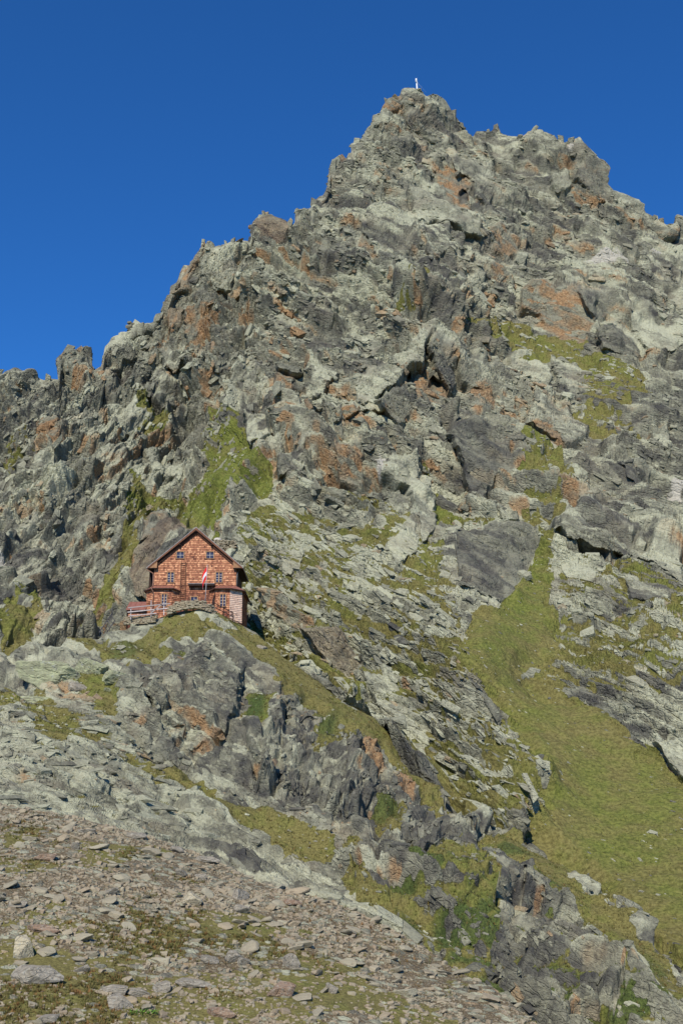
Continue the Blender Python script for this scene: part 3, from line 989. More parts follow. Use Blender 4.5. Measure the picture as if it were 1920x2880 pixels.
    (P15((1500, 1700), (1568, 1690), (1700, 1750), (1700, 1850), (1568, 1775)), 1.8, 0, -2, 'p'),
]


RUST_MOUNTAIN = [(1050, 415, 40, 30, .9), (870, 585, 40, 25, .7), (1150, 620, 22, 70, .9), (1320, 690, 70, 45, 1), (1280, 745, 60, 35, .9), (1000, 870, 55, 45, 1.1), (790, 945, 55, 35, .9), (1112, 890, 35, 35, 1),
    (650, 900, 28, 55, .9), (115, 985, 40, 25, .9), (350, 1195, 25, 30, .8), (800, 1065, 50, 25, .7), (450, 790, 35, 45, .7), (400, 870, 25, 45, .7), (1260, 975, 50, 30, .8), (905, 240, 25, 25, 1), (690, 1420, 35, 25, .9), (600, 1290, 45, 35, .5),
    (640, 1370, 40, 18, .8), (780, 1480, 30, 25, .8), (590, 590, 30, 60, .5), (720, 600, 30, 60, .5), (1480, 810, 45, 25, .8), (1310, 340, 30, 40, .5), (900, 720, 35, 25, .8), (960, 940, 40, 40, .7), (1540, 1510, 35, 60, .7), (700, 1300, 30, 25, .5), (1110, 460, 30, 30, .6), (1250, 680, 30, 40, .6), (1000, 580, 20, 25, .6)]
DARK_MOUNTAIN = [(365, 1270, 55, 80, .6), (1090, 1060, 80, 60, .9), (780, 820, 90, 40, .5), (1120, 1280, 100, 50, .5), (1040, 820, 40, 70, .7), (1420, 1200, 90, 60, .4), (20, 1200, 60, 50, .5), (990, 320, 70, 40, .6), (1230, 560, 90, 40, .3)]
QUARTZ = [(1390, 590, 55, 14, 1), (592, 826, 8, 7, 1), (872, 1062, 12, 26, .9), (525, 912, 10, 12, .9), (1558, 1112, 22, 22, 1), (0, 1300, 18, 30, .9), (1500, 580, 22, 25, .7), (1310, 350, 12, 10, .7)]


# ================================================================== the knoll the hut stands on
def build_knoll():
    PX, PY, Y = grid_layer(lambda x: curve(CREST, x), lambda x: curve(SCREE, x) + 430, 590, 1.95, KNOLL_PTS)
    B = at(PX, PY, Y)
    nr0 = B.shape[0]
    prof = [(0.3, 0.0), (0.7, 0.03), (1.2, .08), (1.8, .15), (2.6, .3), (3.5, .5), (4.5, .75), (6, 1.0), (8, 1.1), (11, 1.2), (15, 1.3), (20, 1.5), (26, 3), (34, 7)]
    B = add_back(B, prof)
    ext = len(prof)
    PX = np.concatenate([PX, np.repeat(PX[-1:], ext, 0)])
    PY = np.concatenate([PY, np.repeat(PY[-1:], ext, 0)])
    sh = PX.shape
    Nf = normals(blur2(B, 8)).reshape(-1, 3).astype(np.float32)
    WX, WY = warped(PX, PY, B.reshape(-1, 3).astype(np.float32), 4.0, 24)
    turf = wsum(WX, WY, [
        (P15((545, 1430), (640, 1485), (760, 1575), (865, 1650), (960, 1770), (1060, 1845), (1010, 1850), (920, 1760), (850, 1690), (760, 1640), (700, 1600), (600, 1540), (520, 1470)), 0.95),
        (P15((150, 1480), (330, 1450), (395, 1402), (440, 1396), (500, 1402), (530, 1425), (520, 1475), (420, 1480), (300, 1510), (200, 1500)), 0.68),
        (P15((160, 1540), (230, 1530), (290, 1590), (260, 1640), (190, 1600)), 0.85),
        (P15((0, 1590), (110, 1580), (140, 1610), (20, 1640), (0, 1640)), 0.6),
        (P15((60, 1640), (150, 1640), (250, 1680), (200, 1700), (90, 1680)), 0.8),
        (P15((330, 1720), (430, 1770), (560, 1840), (650, 1900), (760, 1960), (720, 1985), (600, 1930), (480, 1850), (370, 1800)), 0.8),
        (P15((250, 1690), (330, 1740), (420, 1800), (370, 1810), (290, 1750)), 0.5),
        (P15((560, 1590), (620, 1590), (620, 1660), (570, 1660)), 0.9),
        (P15((730, 1620), (790, 1640), (800, 1720), (740, 1700)), 0.75),
        (P15((860, 1820), (930, 1830), (930, 1870), (860, 1870)), 0.85),
        (P15((1100, 1900), (1200, 1910), (1330, 2030), (1440, 2120), (1568, 2260), (1700, 2400), (1700, 2500), (1560, 2352), (1430, 2210), (1330, 2090), (1200, 1990), (1120, 1960)), 0.85),
        (P15((790, 1985), (900, 2020), (1000, 1965), (1110, 1960), (1130, 2010), (1100, 2120), (1140, 2200), (1090, 2250), (1000, 2180), (900, 2100), (800, 2060)), 0.52),
        (P15((1090, 2010), (1140, 2020), (1150, 2120), (1120, 2200), (1090, 2120)), 0.60),
        (P15((1200, 2150), (1330, 2170), (1430, 2240), (1568, 2352), (1340, 2352), (1260, 2300)), 0.42),
        (P15((880, 1950), (1568, 2100), (1700, 2500), (1100, 2400), (900, 2150)), 0.27),
        (P15((1010, 2180), (1130, 2260), (1200, 2352), (1120, 2352), (1020, 2230)), 0.75),
        (P15((560, 1840), (760, 1900), (860, 1970), (700, 1990), (600, 1930)), 0.30),
    ], 14)
    green = wsum(PX, PY, [(P15((160, 1530), (230, 1530), (290, 1600), (190, 1610)), .5), (P15((880, 1960), (1130, 1960), (1150, 2250), (980, 2200)), .30), (P15((1100, 1900), (1500, 2200), (1560, 2352), (1300, 2352), (1150, 2100)), .20),
        (P15((560, 1590), (620, 1590), (620, 1660), (570, 1660)), .8), (P15((1380, 2040), (1568, 2230), (1568, 2300), (1400, 2120)), .3)], 40) + 0.06
    shrub = wsum(PX, PY, [(P15((570, 1595), (610, 1590), (605, 1640), (560, 1650)), .9), (P15((1000, 2090), (1060, 2080), (1080, 2140), (1010, 2150)), .9), (P15((860, 1820), (920, 1820), (920, 1860), (865, 1865)), .7), (P15((735, 1630), (780, 1640), (770, 1700), (740, 1690)), .7),
        (P15((1240, 2260), (1330, 2290), (1300, 2352), (1230, 2330)), .7), (P15((1430, 2160), (1530, 2230), (1480, 2300), (1400, 2220)), .6), (P15((250, 1470), (330, 1460), (310, 1490), (260, 1495)), .6), (P15((390, 1480), (430, 1478), (430, 1495), (395, 1500)), .7)], 14)
    brown = wsum(PX, PY, [(P15((1400, 2050), (1450, 2110), (1500, 2160), (1470, 2180), (1400, 2110)), 1.0), (P15((560, 1440), (700, 1530), (760, 1590), (640, 1540)), .5), (P15((1480, 2150), (1568, 2240), (1568, 2280), (1500, 2200)), .6)], 25)
    # crags
    shn = fbm(B.reshape(-1, 3).astype(np.float32), 5.0, 771, 4).reshape(sh)
    shrub = np.maximum(shrub, 0.8 * smooth(shn, 0.12, 0.30) * poly_mask(P15((860, 1960), (1160, 1900), (1568, 2200), (1700, 2500), (1000, 2400)), PX, PY, 60))
    CX, CY = warped(PX, PY, B.reshape(-1, 3).astype(np.float32), 1.8, 8)
    for poly, d0, gx, gy in CRAGS_KNOLL:
        q = np.array(P15(*poly))
        m = poly_mask(q, CX, CY, 8.0)
        cx, cy = q.mean(0)
        off = 0.85 * m * (1 - 0.85 * smooth(blur2(turf, 8), 0.45, 0.8)) * (d0 + gx * (PX - cx) / 100 + gy * (PY - cy) / 100)
        B -= (B / np.linalg.norm(B, axis=-1, keepdims=True)) * off[..., None]
    P = B.reshape(-1, 3).astype(np.float32)
    flat_turf = smooth(turf, 0.62, 0.9)
    yard = np.zeros(sh)
    yard[nr0:] = 1.0
    yard = yard * smooth(PX, 250, 340) * smooth(PX, 800, 720)
    near_hut = smooth(PX, 320, 400) * smooth(PX, 760, 690) * np.exp(-np.maximum(0, PY - curve(CREST, PX)) / 25.0)
    n1 = fbm(P, 8, 103, 4).reshape(sh)
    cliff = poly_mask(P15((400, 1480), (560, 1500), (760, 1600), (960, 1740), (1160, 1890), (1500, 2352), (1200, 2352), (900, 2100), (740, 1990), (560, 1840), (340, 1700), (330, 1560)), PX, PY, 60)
    wB = smooth(poly_mask(P15((600, 1600), (760, 1600), (980, 1750), (1160, 1890), (1160, 1960), (900, 1960), (740, 1850), (600, 1800)), PX, PY, 50) + 0.3 * n1, 0.35, 0.55)
    slabs_left = poly_mask(P15((-200, 1600), (200, 1600), (330, 1700), (440, 1870), (430, 1960), (200, 1900), (-200, 1850)), PX, PY, 40)
    h, hf, tones = rock_relief(P, wB.ravel(), [(12, .26), (4.8, .52), (2.1, .58), (0.95, .62), (0.42, .7), (0.24, .7)], 211)
    rough = 0.40 + 0.75 * smooth(fbm(P, 7, 652, 3), -0.25, 0.3)
    hf = hf * rough
    hb, tb = bedding(P, wB.ravel(), 711, (4.2, 1.7, 0.75), 0.34)
    wv = 0.8 * fbm(P, 8, 751, 3)
    _, _, Hc, _ = cells(P, frame((1, .1, -.1), 2.2, (2.2, 1, 1)), 752)
    sl = sum(beds(P, (0.22, 0.60, 0.75), sp, 755 + i, wv * 1.5 / sp, rnd(Hc, 4), 0.52)[0] for i, sp in enumerate((1.9, 0.85, 0.4)))
    h = blur2(h.reshape(sh), 2) + blur2(hb.reshape(sh) * 0.7, 1) + (hf + 0.3 * hb).reshape(sh)
    h = h * (1 - 0.6 * slabs_left) + slabs_left * sl.reshape(sh)
    calm = (1 - 0.85 * np.clip(blur2(flat_turf, 10) * 1.1, 0, 1)) * (1 - yard) * (1 - 0.8 * near_hut) * (0.74 + 0.36 * cliff)
    disp = h * calm + 0.06 * fbm(P, 0.9, 131, 4).reshape(sh) + flat_turf * 0.30 * fbm(P, 3.5, 133, 4).reshape(sh)
    V = P + Nf * disp.reshape(-1, 1).astype(np.float32)
    V3 = relax(V.reshape(*sh, 3), 4)
    V = V3.reshape(-1, 3)
    N2 = normals(blur2(V3, 2))
    up = N2[..., 2]
    n2 = (0.6 * fbm(V, 3.5, 141, 5) + 0.55 * fbm(V, 0.8, 142, 3)).reshape(sh)
    hollow = (blur2(h, 12) - h)
    low = smooth(-sl.reshape(sh), 0.05, 0.45) * slabs_left
    turf = turf + 0.30 * low
    g = 1.2 * turf + 0.45 * n2 + 0.42 * (up - 0.62) + 0.16 * np.clip(hollow, -1.5, 1.5) + 0.0
    g = np.maximum(smooth(g, 0.30, 0.62), flat_turf * smooth(n2 + 1.2 * turf, 0.25, 0.6))
    t0, t1, t2, t3, t4, t5 = [t.reshape(sh) for t in tones]
    n3 = fbm(V, 10, 161, 3).reshape(sh)
    over = smooth(0.42 - up, 0.0, 0.35)
    rust = smooth(spots(PX, PY, RUST_KNOLL) * 0.9 + 0.7 * (t1 - .5) + 0.5 * (t2 - 0.5) + 0.25 * n3 + 0.2 * over - 0.08, 0.38, 0.62)
    tb = tb.reshape(sh)
    pale = smooth(0.3 * t1 + 0.4 * t2 + 0.45 * t3 + 0.25 * tb + 0.45 * (up - 0.5) + 0.3 * n2 + 0.04 * slabs_left - 0.15 * cliff, 0.62, 1.1)
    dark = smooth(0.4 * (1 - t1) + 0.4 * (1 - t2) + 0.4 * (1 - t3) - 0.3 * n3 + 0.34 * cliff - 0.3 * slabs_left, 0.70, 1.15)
    quartz = smooth(0.55 * t4 + 0.5 * t3 + 0.3 * n2 - 0.2, 0.80, 0.9) * 0.25
    mask = np.stack([g, rust, pale, dark], -1).reshape(-1, 4)
    mask2 = np.stack([green + 0.25 * n2 - 0.8 * brown, 0.6 * yard, quartz, shrub], -1).reshape(-1, 4)
    V, quads, tris, mask, mask2 = with_blocks(V3, N2, PX, PY, nr0, mask, mask2, wB, g, np.maximum(np.maximum(flat_turf, yard), 0.9 * near_hut), slabs_left, [(6500, .25, .8), (700, .7, 1.6), (25, 1.5, 2.6), (900, .14, .6)], 78)
    me = fast_mesh('knoll', V, quads, MAT_KNOLL, False, {'mask': mask, 'mask2': mask2}, tris)
    o = tag(link('rocky_knoll', me), kind='structure')
    KEEP['knoll'] = (V3, N2, PX, PY, g, nr0)
    return o


CRAGS_KNOLL = [
    # the dark prow below the hut
    (((330, 1590), (400, 1500), (470, 1490), (560, 1540), (540, 1640), (510, 1680), (440, 1690), (360, 1650)), 3.4, 0.8, -2.2),
    (((340, 1700), (460, 1680), (540, 1700), (520, 1760), (430, 1760)), 1.2, -1, -1),
    (((560, 1650), (640, 1620), (640, 1780), (590, 1800)), 1.0, -1.8, 0),
    (((640, 1630), (700, 1620), (690, 1800), (650, 1800)), 1.5, -1.8, 0),
    (((640, 1560), (735, 1590), (735, 1640), (680, 1630)), 2.0, -.6, -2),
    (((700, 1640), (735, 1650), (750, 1760), (710, 1800)), 1.1, -2, 0),
    (((790, 1700), (870, 1660), (880, 1750), (840, 1860), (780, 1860), (800, 1780)), 2.6, -1.4, 0),
    (((880, 1760), (950, 1770), (940, 1840), (870, 1820)), 1.8, -1.8, 0),
    (((870, 1880), (945, 1850), (930, 1960), (880, 1950)), 1.6, -1.5, -.5),
    (((850, 1920), (890, 1960), (910, 2010), (860, 2000)), 1.2, -1.5, 0),
    (((1060, 1860), (1110, 1850), (1160, 1900), (1150, 1950), (1100, 1960)), 1.8, -1.5, -.5),
    (((940, 1880), (1090, 1860), (1090, 1960), (960, 1980)), 1.2, -1, 0),
    (((1190, 1990), (1260, 1980), (1300, 2010), (1290, 2080), (1220, 2100)), 2.4, -1, -2.2),
    (((1220, 2040), (1250, 2050), (1260, 2100), (1230, 2100)), -1.6, 0, 0),
    (((1120, 2000), (1170, 2010), (1210, 2120), (1190, 2200), (1150, 2160)), 1.1, -1.6, 0),
    (((1320, 2120), (1370, 2110), (1380, 2160), (1330, 2170)), 1.4, -1.5, -1.5),
    (((1060, 1990), (1110, 1990), (1110, 2040), (1070, 2060)), 1.2, -1.5, -1),
    (((1020, 2130), (1050, 2140), (1045, 2190), (1020, 2180)), .9, -1.5, 0),
    (((1130, 2190), (1230, 2190), (1300, 2300), (1260, 2352), (1150, 2290)), 1.2, -.4, -.6),
    (((900, 2040), (960, 2060), (960, 2110), (920, 2110)), 1.0, -1.5, 0),
    (((1400, 2330), (1450, 2250), (1568, 2330), (1568, 2400), (1420, 2400)), .9, -1, 0),
    # smooth slabs on the left
    (((250, 1900), (300, 1830), (400, 1860), (435, 1890), (420, 1940), (330, 1940)), 1.5, -0.4, -1.2),
    (((0, 1680), (180, 1680), (290, 1740), (240, 1790), (100, 1790), (0, 1780)), 1.3, -.2, -1.2),
    (((120, 1770), (250, 1790), (220, 1840), (130, 1840)), 1.0, -.5, -1.8),
    (((0, 1600), (160, 1600), (270, 1650), (250, 1680), (100, 1660), (0, 1650)), 0.8, 0, -1),
]
RUST_KNOLL = [(850, 1735, 35, 60, 1), (935, 1800, 22, 35, 1), (350, 1580, 25, 18, .2), (480, 1690, 25, 14, .15), (100, 1790, 50, 25, .5), (1050, 1930, 30, 30, .4), (1240, 2060, 25, 25, .6), (1530, 1460, 40, 30, .6), (560, 1830, 30, 15, .4), (1180, 2250, 25, 25, .4)]


# ================================================================== the scree slope in front
def build_scree():
    PX, PY, Y = grid_layer(lambda x: curve(SCREE, x), lambda x: np.full_like(x, 3150.0) + np.maximum(0, x - 1400) * 0.8, 460, 1.95, SCREE_PTS)
    B = at(PX, PY, Y)
    nr0 = B.shape[0]
    prof = [(s, s * s * 0.03 + s * 0.15) for s in (0.4, 0.9, 1.5, 2.4, 3.5, 5, 7, 10, 14, 20, 25)]
    B = add_back(B, prof)
    ext = len(prof)
    PX = np.concatenate([PX, np.repeat(PX[-1:], ext, 0)])
    PY = np.concatenate([PY, np.repeat(PY[-1:], ext, 0)])
    sh = PX.shape
    P = B.reshape(-1, 3).astype(np.float32)
    Nf = normals(blur2(B, 8)).reshape(-1, 3).astype(np.float32)
    a = fbm(P, 7, 301, 4).reshape(sh)
    b = fbm(P, 0.9, 303, 4).reshape(sh)
    F1, F2, H, D = cells(P + np.stack([b.ravel() * .2] * 3, -1), frame((1, 0.1, 0.1), .38, (1.5, 1.1, .8)), 311)
    peb = np.clip(0.62 - F1, 0, 1).reshape(sh) * (rnd(H, 3).reshape(sh) > .35)
    F1b, F2b, Hb, Db = cells(P, frame((1, 0.3, 0.1), .17, (1.4, 1.0, .8)), 312)
    peb2 = np.clip(0.62 - F1b, 0, 1).reshape(sh)
    n2 = fbm(P, 2.4, 341, 5).reshape(sh)
    turf = wsum(PX, PY, [
        (P15((-200, 2060), (300, 2080), (420, 2170), (330, 2250), (-200, 2180)), .30),
        (P15((-200, 2200), (400, 2230), (620, 2300), (500, 2420), (-200, 2420)), .48),
        (P15((430, 2110), (620, 2120), (640, 2180), (480, 2200)), .42),
        (P15((580, 2170), (760, 2200), (900, 2330), (700, 2400), (560, 2300)), .40),
        (P15((0, 1880), (300, 1930), (320, 2000), (0, 2010)), .25),
        (P15((700, 2150), (1200, 2380), (900, 2420)), .22),
    ], 40)
    g = smooth(1.1 * turf + 0.27 + 0.60 * n2 + 0.12 * a - 0.9 * peb, 0.32, 0.66)
    disp = 0.35 * a + 0.05 * b + peb * 0.10 * (1 - .7 * g) + peb2 * 0.07 * (1 - .7 * g)
    V = P + Nf * disp.reshape(-1, 1).astype(np.float32)
    V3 = relax(V.reshape(*sh, 3), 4)
    V = V3.reshape(-1, 3)
    N2 = normals(blur2(V3, 3))
    stone = smooth(peb, 0.05, 0.14)
    r = rnd(H, 5).reshape(sh)
    soil = (1 - stone) * smooth(peb2, .45, .2)
    brown = poly_mask(P15((520, 1990), (640, 2030), (800, 2090), (960, 2200), (900, 2230), (760, 2150), (600, 2080)), PX, PY, 40)
    g = g * (1 - 0.75 * brown)
    mask = np.stack([g, smooth(r, .8, 1) * .8, smooth(r, .3, .75) * .8, smooth(r, .18, 0) * .5], -1).reshape(-1, 4)
    mask2 = np.stack([-0.10 + 0.35 * a + 0.25 * n2, soil, np.zeros(sh), np.zeros(sh)], -1).reshape(-1, 4)
    me = fast_mesh('scree', V, grid_quads(*sh), MAT_SCREE, False, {'mask': mask, 'mask2': mask2})
    o = tag(link('scree_slope', me), kind='structure')
    KEEP['scree'] = (V3, N2, PX, PY, g, nr0)
    return o




# ------------------------------------------------------------------ angular blocks
def block_proto(rng, n_cut=5, box=1.0):
    """an angular joint block: a skewed box whose corners are cut by random planes; about unit size, triangulated"""
    pts = []
    for sx in (-1, 1):
        for sy in (-1, 1):
            for sz in (-1, 1):
                p = np.array((sx, sy, sz)) * rng.uniform(0.45, 1.0, 3) * 0.5
                if rng.random() < 0.45:
                    for ax in rng.choice(3, 2, replace=False):
                        q = p.copy()
                        q[ax] *= rng.uniform(0.3, 0.7)
                        pts.append(q)
                else:
                    pts.append(p)
    bm = bmesh.new()
    for p in pts:
        bm.verts.new(p)
    r = bmesh.ops.convex_hull(bm, input=bm.verts)
    bmesh.ops.delete(bm, geom=[v for v in bm.verts if not v.link_faces], context='VERTS')
    bmesh.ops.triangulate(bm, faces=bm.faces)
    bmesh.ops.recalc_face_normals(bm, faces=bm.faces)
    bm.verts.index_update()
    V = np.array([v.co[:] for v in bm.verts], np.float32)
    T = np.array([[v.index for v in f.verts] for f in bm.faces], np.int32)
    bm.free()
    return V, T


_prng = np.random.default_rng(21)
PROTOS = [block_proto(_prng) for _ in range(26)]


def frames_at(N, e, rng, yaw=0.35, tilt=0.28):
    """per point: rows long axis, cross axis, up axis following the slope and the bedding e, slightly turned"""
    n = N + rng.normal(0, tilt, N.shape)
    n /= np.linalg.norm(n, axis=1, keepdims=True)
    t = np.asarray(e, float) - (n @ np.asarray(e, float))[:, None] * n if np.ndim(e) == 1 else e - (n * e).sum(1, keepdims=True) * n
    t /= np.linalg.norm(t, axis=1, keepdims=True) + 1e-9
    b = np.cross(n, t)
    a = rng.normal(0, yaw, len(N))[:, None]
    t2 = t * np.cos(a) + b * np.sin(a)
    return t2, np.cross(n, t2), n


def scatter_blocks(C, F, dims, attr, rng, protos=PROTOS):
    """merge many blocks: centres C, frames F=(t,b,n), dims (k,3); attr (k,m) copied to vertices; returns V, T, A"""
    Vs, Ts, As, base = [], [], [], 0
    pick = rng.integers(0, len(protos), len(C))
    for i, (pv, pt) in enumerate(protos):
        s = np.nonzero(pick == i)[0]
        if not len(s):
            continue
        flip = rng.choice([-1, 1], (len(s), 2))
        d = dims[s]
        q = pv[None] * d[:, None, :]
        V = C[s][:, None] + q[..., 0:1] * (F[0][s] * flip[:, :1])[:, None] + q[..., 1:2] * (F[1][s] * flip[:, 1:])[:, None] + q[..., 2:3] * F[2][s][:, None]
        T = pt[None] + (np.arange(len(s)) * len(pv))[:, None, None] + base
        neg = (flip[:, 0] * flip[:, 1] < 0)
        T[neg] = T[neg][:, :, ::-1]
        Vs.append(V.reshape(-1, 3))
        Ts.append(T.reshape(-1, 3))
        As.append(np.repeat(attr[s], len(pv), 0))
        base += len(s) * len(pv)
    return np.concatenate(Vs), np.concatenate(Ts), np.concatenate(As)


def sample_grid(V3, weight, n, rng):
    """random grid vertices with probability by area x weight (front rows only)"""
    du = np.linalg.norm(np.cross(V3[1:, 1:] - V3[:-1, 1:], V3[1:, 1:] - V3[1:, :-1]), axis=-1)
    w = (du * weight[1:, 1:]).ravel()
    c = np.cumsum(w)
    k = np.searchsorted(c, rng.random(n) * c[-1])
    r, cc = np.divmod(k, du.shape[1])
    return r + 1, cc + 1
build_mountain()
build_knoll()
build_scree()


# ------------------------------------------------------------------ stones of the scree
def scree_stones():
    rng = np.random.default_rng(5)
    V3, N2, PX, PY, g, nr0 = KEEP['scree']
    clump = fbm(V3.reshape(-1, 3), 3.0, 401, 4).reshape(PX.shape)
    wt = smooth(clump, -0.45, 0.35) * (1 - 0.55 * g) + 0.05
    wt = wt * smooth(PX, -300, -50) * smooth(PX, 1950, 1700) * smooth(PY, 3150, 3000)
    wt[nr0 + 2:] = 0
    Vs, Ts, As, base = [], [], [], 0
    for cnt, lo, hi in ((11000, .05, .14), (2600, .12, .27), (260, .24, .38)):
        r, c = sample_grid(V3, wt, cnt, rng)
        C = V3[r, c].astype(float)
        F = frames_at(N2[r, c] * .7 + np.array((0, 0, .5)), (0.95, 0.25, -0.15), rng, 0.9, 0.22)
        L = lo * (hi / lo) ** rng.random(cnt)
        dims = np.stack([L * rng.uniform(.9, 1.6, cnt), L * rng.uniform(.6, 1.1, cnt), L * rng.uniform(.40, .90, cnt)], -1)
        C = C + F[2] * dims[:, 2:] * rng.uniform(.0, .25, (cnt, 1))
        a = np.stack([(rng.random(cnt) < .12) * rng.uniform(.3, .9, cnt), rng.random(cnt) ** 2 * .8, (rng.random(cnt) < .1) * .6, np.ones(cnt)], -1)
        v, t, aa = scatter_blocks(C, F, dims, a, rng)
        Vs.append(v)
        Ts.append(t + base)
        As.append(aa)
        base += len(v)
    me = fast_mesh('scree_rubble', np.concatenate(Vs), None, MAT_STONE_SCREE, False, {'tint': np.concatenate(As)}, np.concatenate(Ts))
    tag(link('scree_rubble', me), 'small angular grey and pinkish stones strewn over the brown slope', 'rubble', None, 'stuff')


MAT_STONE_SCREE = loose_rock_material('scree_stone', 4.0, 0.82)
scree_stones()


def valley_floor():
    """the ground under and around everything, out to the horizon"""
    g = np.concatenate([-np.geomspace(4000, 15, 24), np.linspace(-10, 10, 5), np.geomspace(15, 4000, 24)])
    X, Y = np.meshgrid(g, g + 60)
    Z = -32 + 3 * np.sin(X * 0.011) * np.cos(Y * 0.013)
    V = np.stack([X, Y, Z], -1)
    me = fast_mesh('valley_ground', V.reshape(-1, 3), grid_quads(*X.shape), MAT_SCREE, True, {'mask': np.tile((1.0, 0, 0, 0), (X.size, 1)), 'mask2': np.tile((0.2, 0, 0, 0), (X.size, 1))})
    tag(link('valley_ground', me), kind='structure')


valley_floor()


# ------------------------------------------------------------------ building helpers
class MB:
    """collects boxes, bars, tubes and prisms into one mesh; each piece carries a tone in the colour attribute"""

    def __init__(self):
        self.v, self.f, self.c = [], [], []

    def add(self, verts, faces, tone=(0.5, 0, 0, 1)):
        b = len(self.v)
        self.v += [tuple(p) for p in verts]
        self.f += [tuple(b + i for i in f) for f in faces]
        self.c += [tone] * len(verts)
        return self

    def box(self, x0, x1, y0, y1, z0, z1, tone=(0.5, 0, 0, 1)):
        vs = [(x, y, z) for z in (z0, z1) for y in (y0, y1) for x in (x0, x1)]
        return self.add(vs, [(0, 2, 3, 1), (4, 5, 7, 6), (0, 1, 5, 4), (2, 6, 7, 3), (0, 4, 6, 2), (1, 3, 7, 5)], tone)

    def bar(self, p, q, w, h, tone=(0.5, 0, 0, 1), up=(0, 0, 1)):
        p, q = Vector(p), Vector(q)
        d = (q - p).normalized()
        s = d.cross(Vector(up))
        s = s.normalized() if s.length > 1e-4 else Vector((1, 0, 0))
        u = s.cross(d)
        vs = [c + s * a * w / 2 + u * b * h / 2 for c in (p, q) for a, b in ((-1, -1), (1, -1), (1, 1), (-1, 1))]
        return self.add(vs, [(3, 2, 1, 0), (4, 5, 6, 7), (0, 1, 5, 4), (1, 2, 6, 5), (2, 3, 7, 6), (3, 0, 4, 7)], tone)

    def tube(self, pts, r, n=8, tone=(0.5, 0, 0, 1), r1=None):
        pts = [Vector(p) for p in pts]
        vs, fs = [], []
        for i, p in enumerate(pts):
            d = (pts[min(i + 1, len(pts) - 1)] - pts[max(i - 1, 0)]).normalized()
            s = d.cross(Vector((0.13, 0.2, 1)) if abs(d.z) < 0.9 else Vector((1, 0.1, 0))).normalized()
            u = s.cross(d)
            rr = r if r1 is None else r + (r1 - r) * i / (len(pts) - 1)
            vs += [p + (s * math.cos(a) + u * math.sin(a)) * rr for a in (2 * math.pi * k / n for k in range(n))]
        for i in range(len(pts) - 1):
            for k in range(n):
                a, b = i * n + k, i * n + (k + 1) % n
                fs.append((a, b, b + n, a + n))
        fs.append(tuple(range(n - 1, -1, -1)))
        fs.append(tuple((len(pts) - 1) * n + k for k in range(n)))
        return self.add(vs, fs, tone)

    def prism(self, poly, y0, y1, tone=(0.5, 0, 0, 1)):
        """polygon in x,z (counter-clockwise seen from -y) pushed from y0 back to y1"""
        n = len(poly)
        vs = [(x, y0, z) for x, z in poly] + [(x, y1, z) for x, z in poly]
        fs = [tuple(range(n)), tuple(range(2 * n - 1, n - 1, -1))] + [(i + n, (i + 1) % n + n, (i + 1) % n, i) for i in range(n)]
        return self.add(vs, fs, tone)

    def sheet(self, top, t, tone=(0.5, 0, 0, 1)):
        """polygon of 3-D points given a thickness t downwards"""
        n = len(top)
        vs = [tuple(p) for p in top] + [(p[0], p[1], p[2] - t) for p in top]
        fs = [tuple(range(n)), tuple(range(2 * n - 1, n - 1, -1))] + [(i, i + n, (i + 1) % n + n, (i + 1) % n) for i in range(n)]
        return self.add(vs, fs, tone)

    def build(self, name, mat, parent=None, smooth_shade=False):
        me = bpy.data.meshes.new(name)
        me.from_pydata(self.v, [], self.f)
        a = me.attributes.new('tint', 'FLOAT_COLOR', 'POINT')
        a.data.foreach_set('color', np.array(self.c, np.float32).ravel())
        bm = bmesh.new()
        bm.from_mesh(me)
        bmesh.ops.recalc_face_normals(bm, faces=bm.faces)
        bm.to_mesh(me)
        bm.free()
        if smooth_shade:
            me.polygons.foreach_set('use_smooth', np.ones(len(me.polygons), bool))
        me.materials.append(mat)
        return link(name, me, parent)


def thing(name, loc, label, cat, group=None, rotz=0.0):
    o = bpy.data.objects.new(name, None)
    o.empty_display_size = 0.3
    COL.objects.link(o)
    o.location = loc
    o.rotation_euler = (0, 0, rotz)
    return tag(o, label, cat, group)


# ------------------------------------------------------------------ materials of the built things
def shingle_material():
    n = NT('larch_shingles')
    t, bleach, _, _ = n.attr('tint')
    grain = n.noise(9.0, 4, 0.6, n.mapping((1.0, 1.0, 0.16)))
    v = n.math('ADD', t, n.math('MULTIPLY', n.math('SUBTRACT', grain, 0.5), 0.55))
    c = n.mix(n.ramp(v, 0.10, 0.50), (0.125, 0.045, 0.026), (0.345, 0.135, 0.068))
    c = n.mix(n.ramp(v, 0.50, 0.92), c, (0.66, 0.33, 0.17))
    c = n.mix(n.math('MULTIPLY', bleach, n.ramp(v, 0.15, 0.6, 0.5, 1)), c, (0.80, 0.60, 0.45))
    n.bump(grain, 0.02, 0.5)
    return n.done(c, 0.75)


def wood(name, a, b, rough=0.8, scale=7.0):
    n = NT(name)
    t, _, _, _ = n.attr('tint')
    g = n.noise(scale, 4, 0.65, n.mapping((1.0, 1.0, 0.25)))
    n.bump(g, 0.015, 0.5)
    return n.done(n.mix(n.ramp(n.math('ADD', g, n.math('MULTIPLY', n.math('SUBTRACT', t, 0.5), 0.6)), 0.25, 0.75), a, b), rough)


def plain(name, a, b, rough, scale=3.0, metallic=0.0):
    n = NT(name)
    n.b.inputs['Metallic'].default_value = metallic
    return n.done(n.mix(n.ramp(n.noise(scale, 4, 0.6), 0.3, 0.7), a, b), rough)


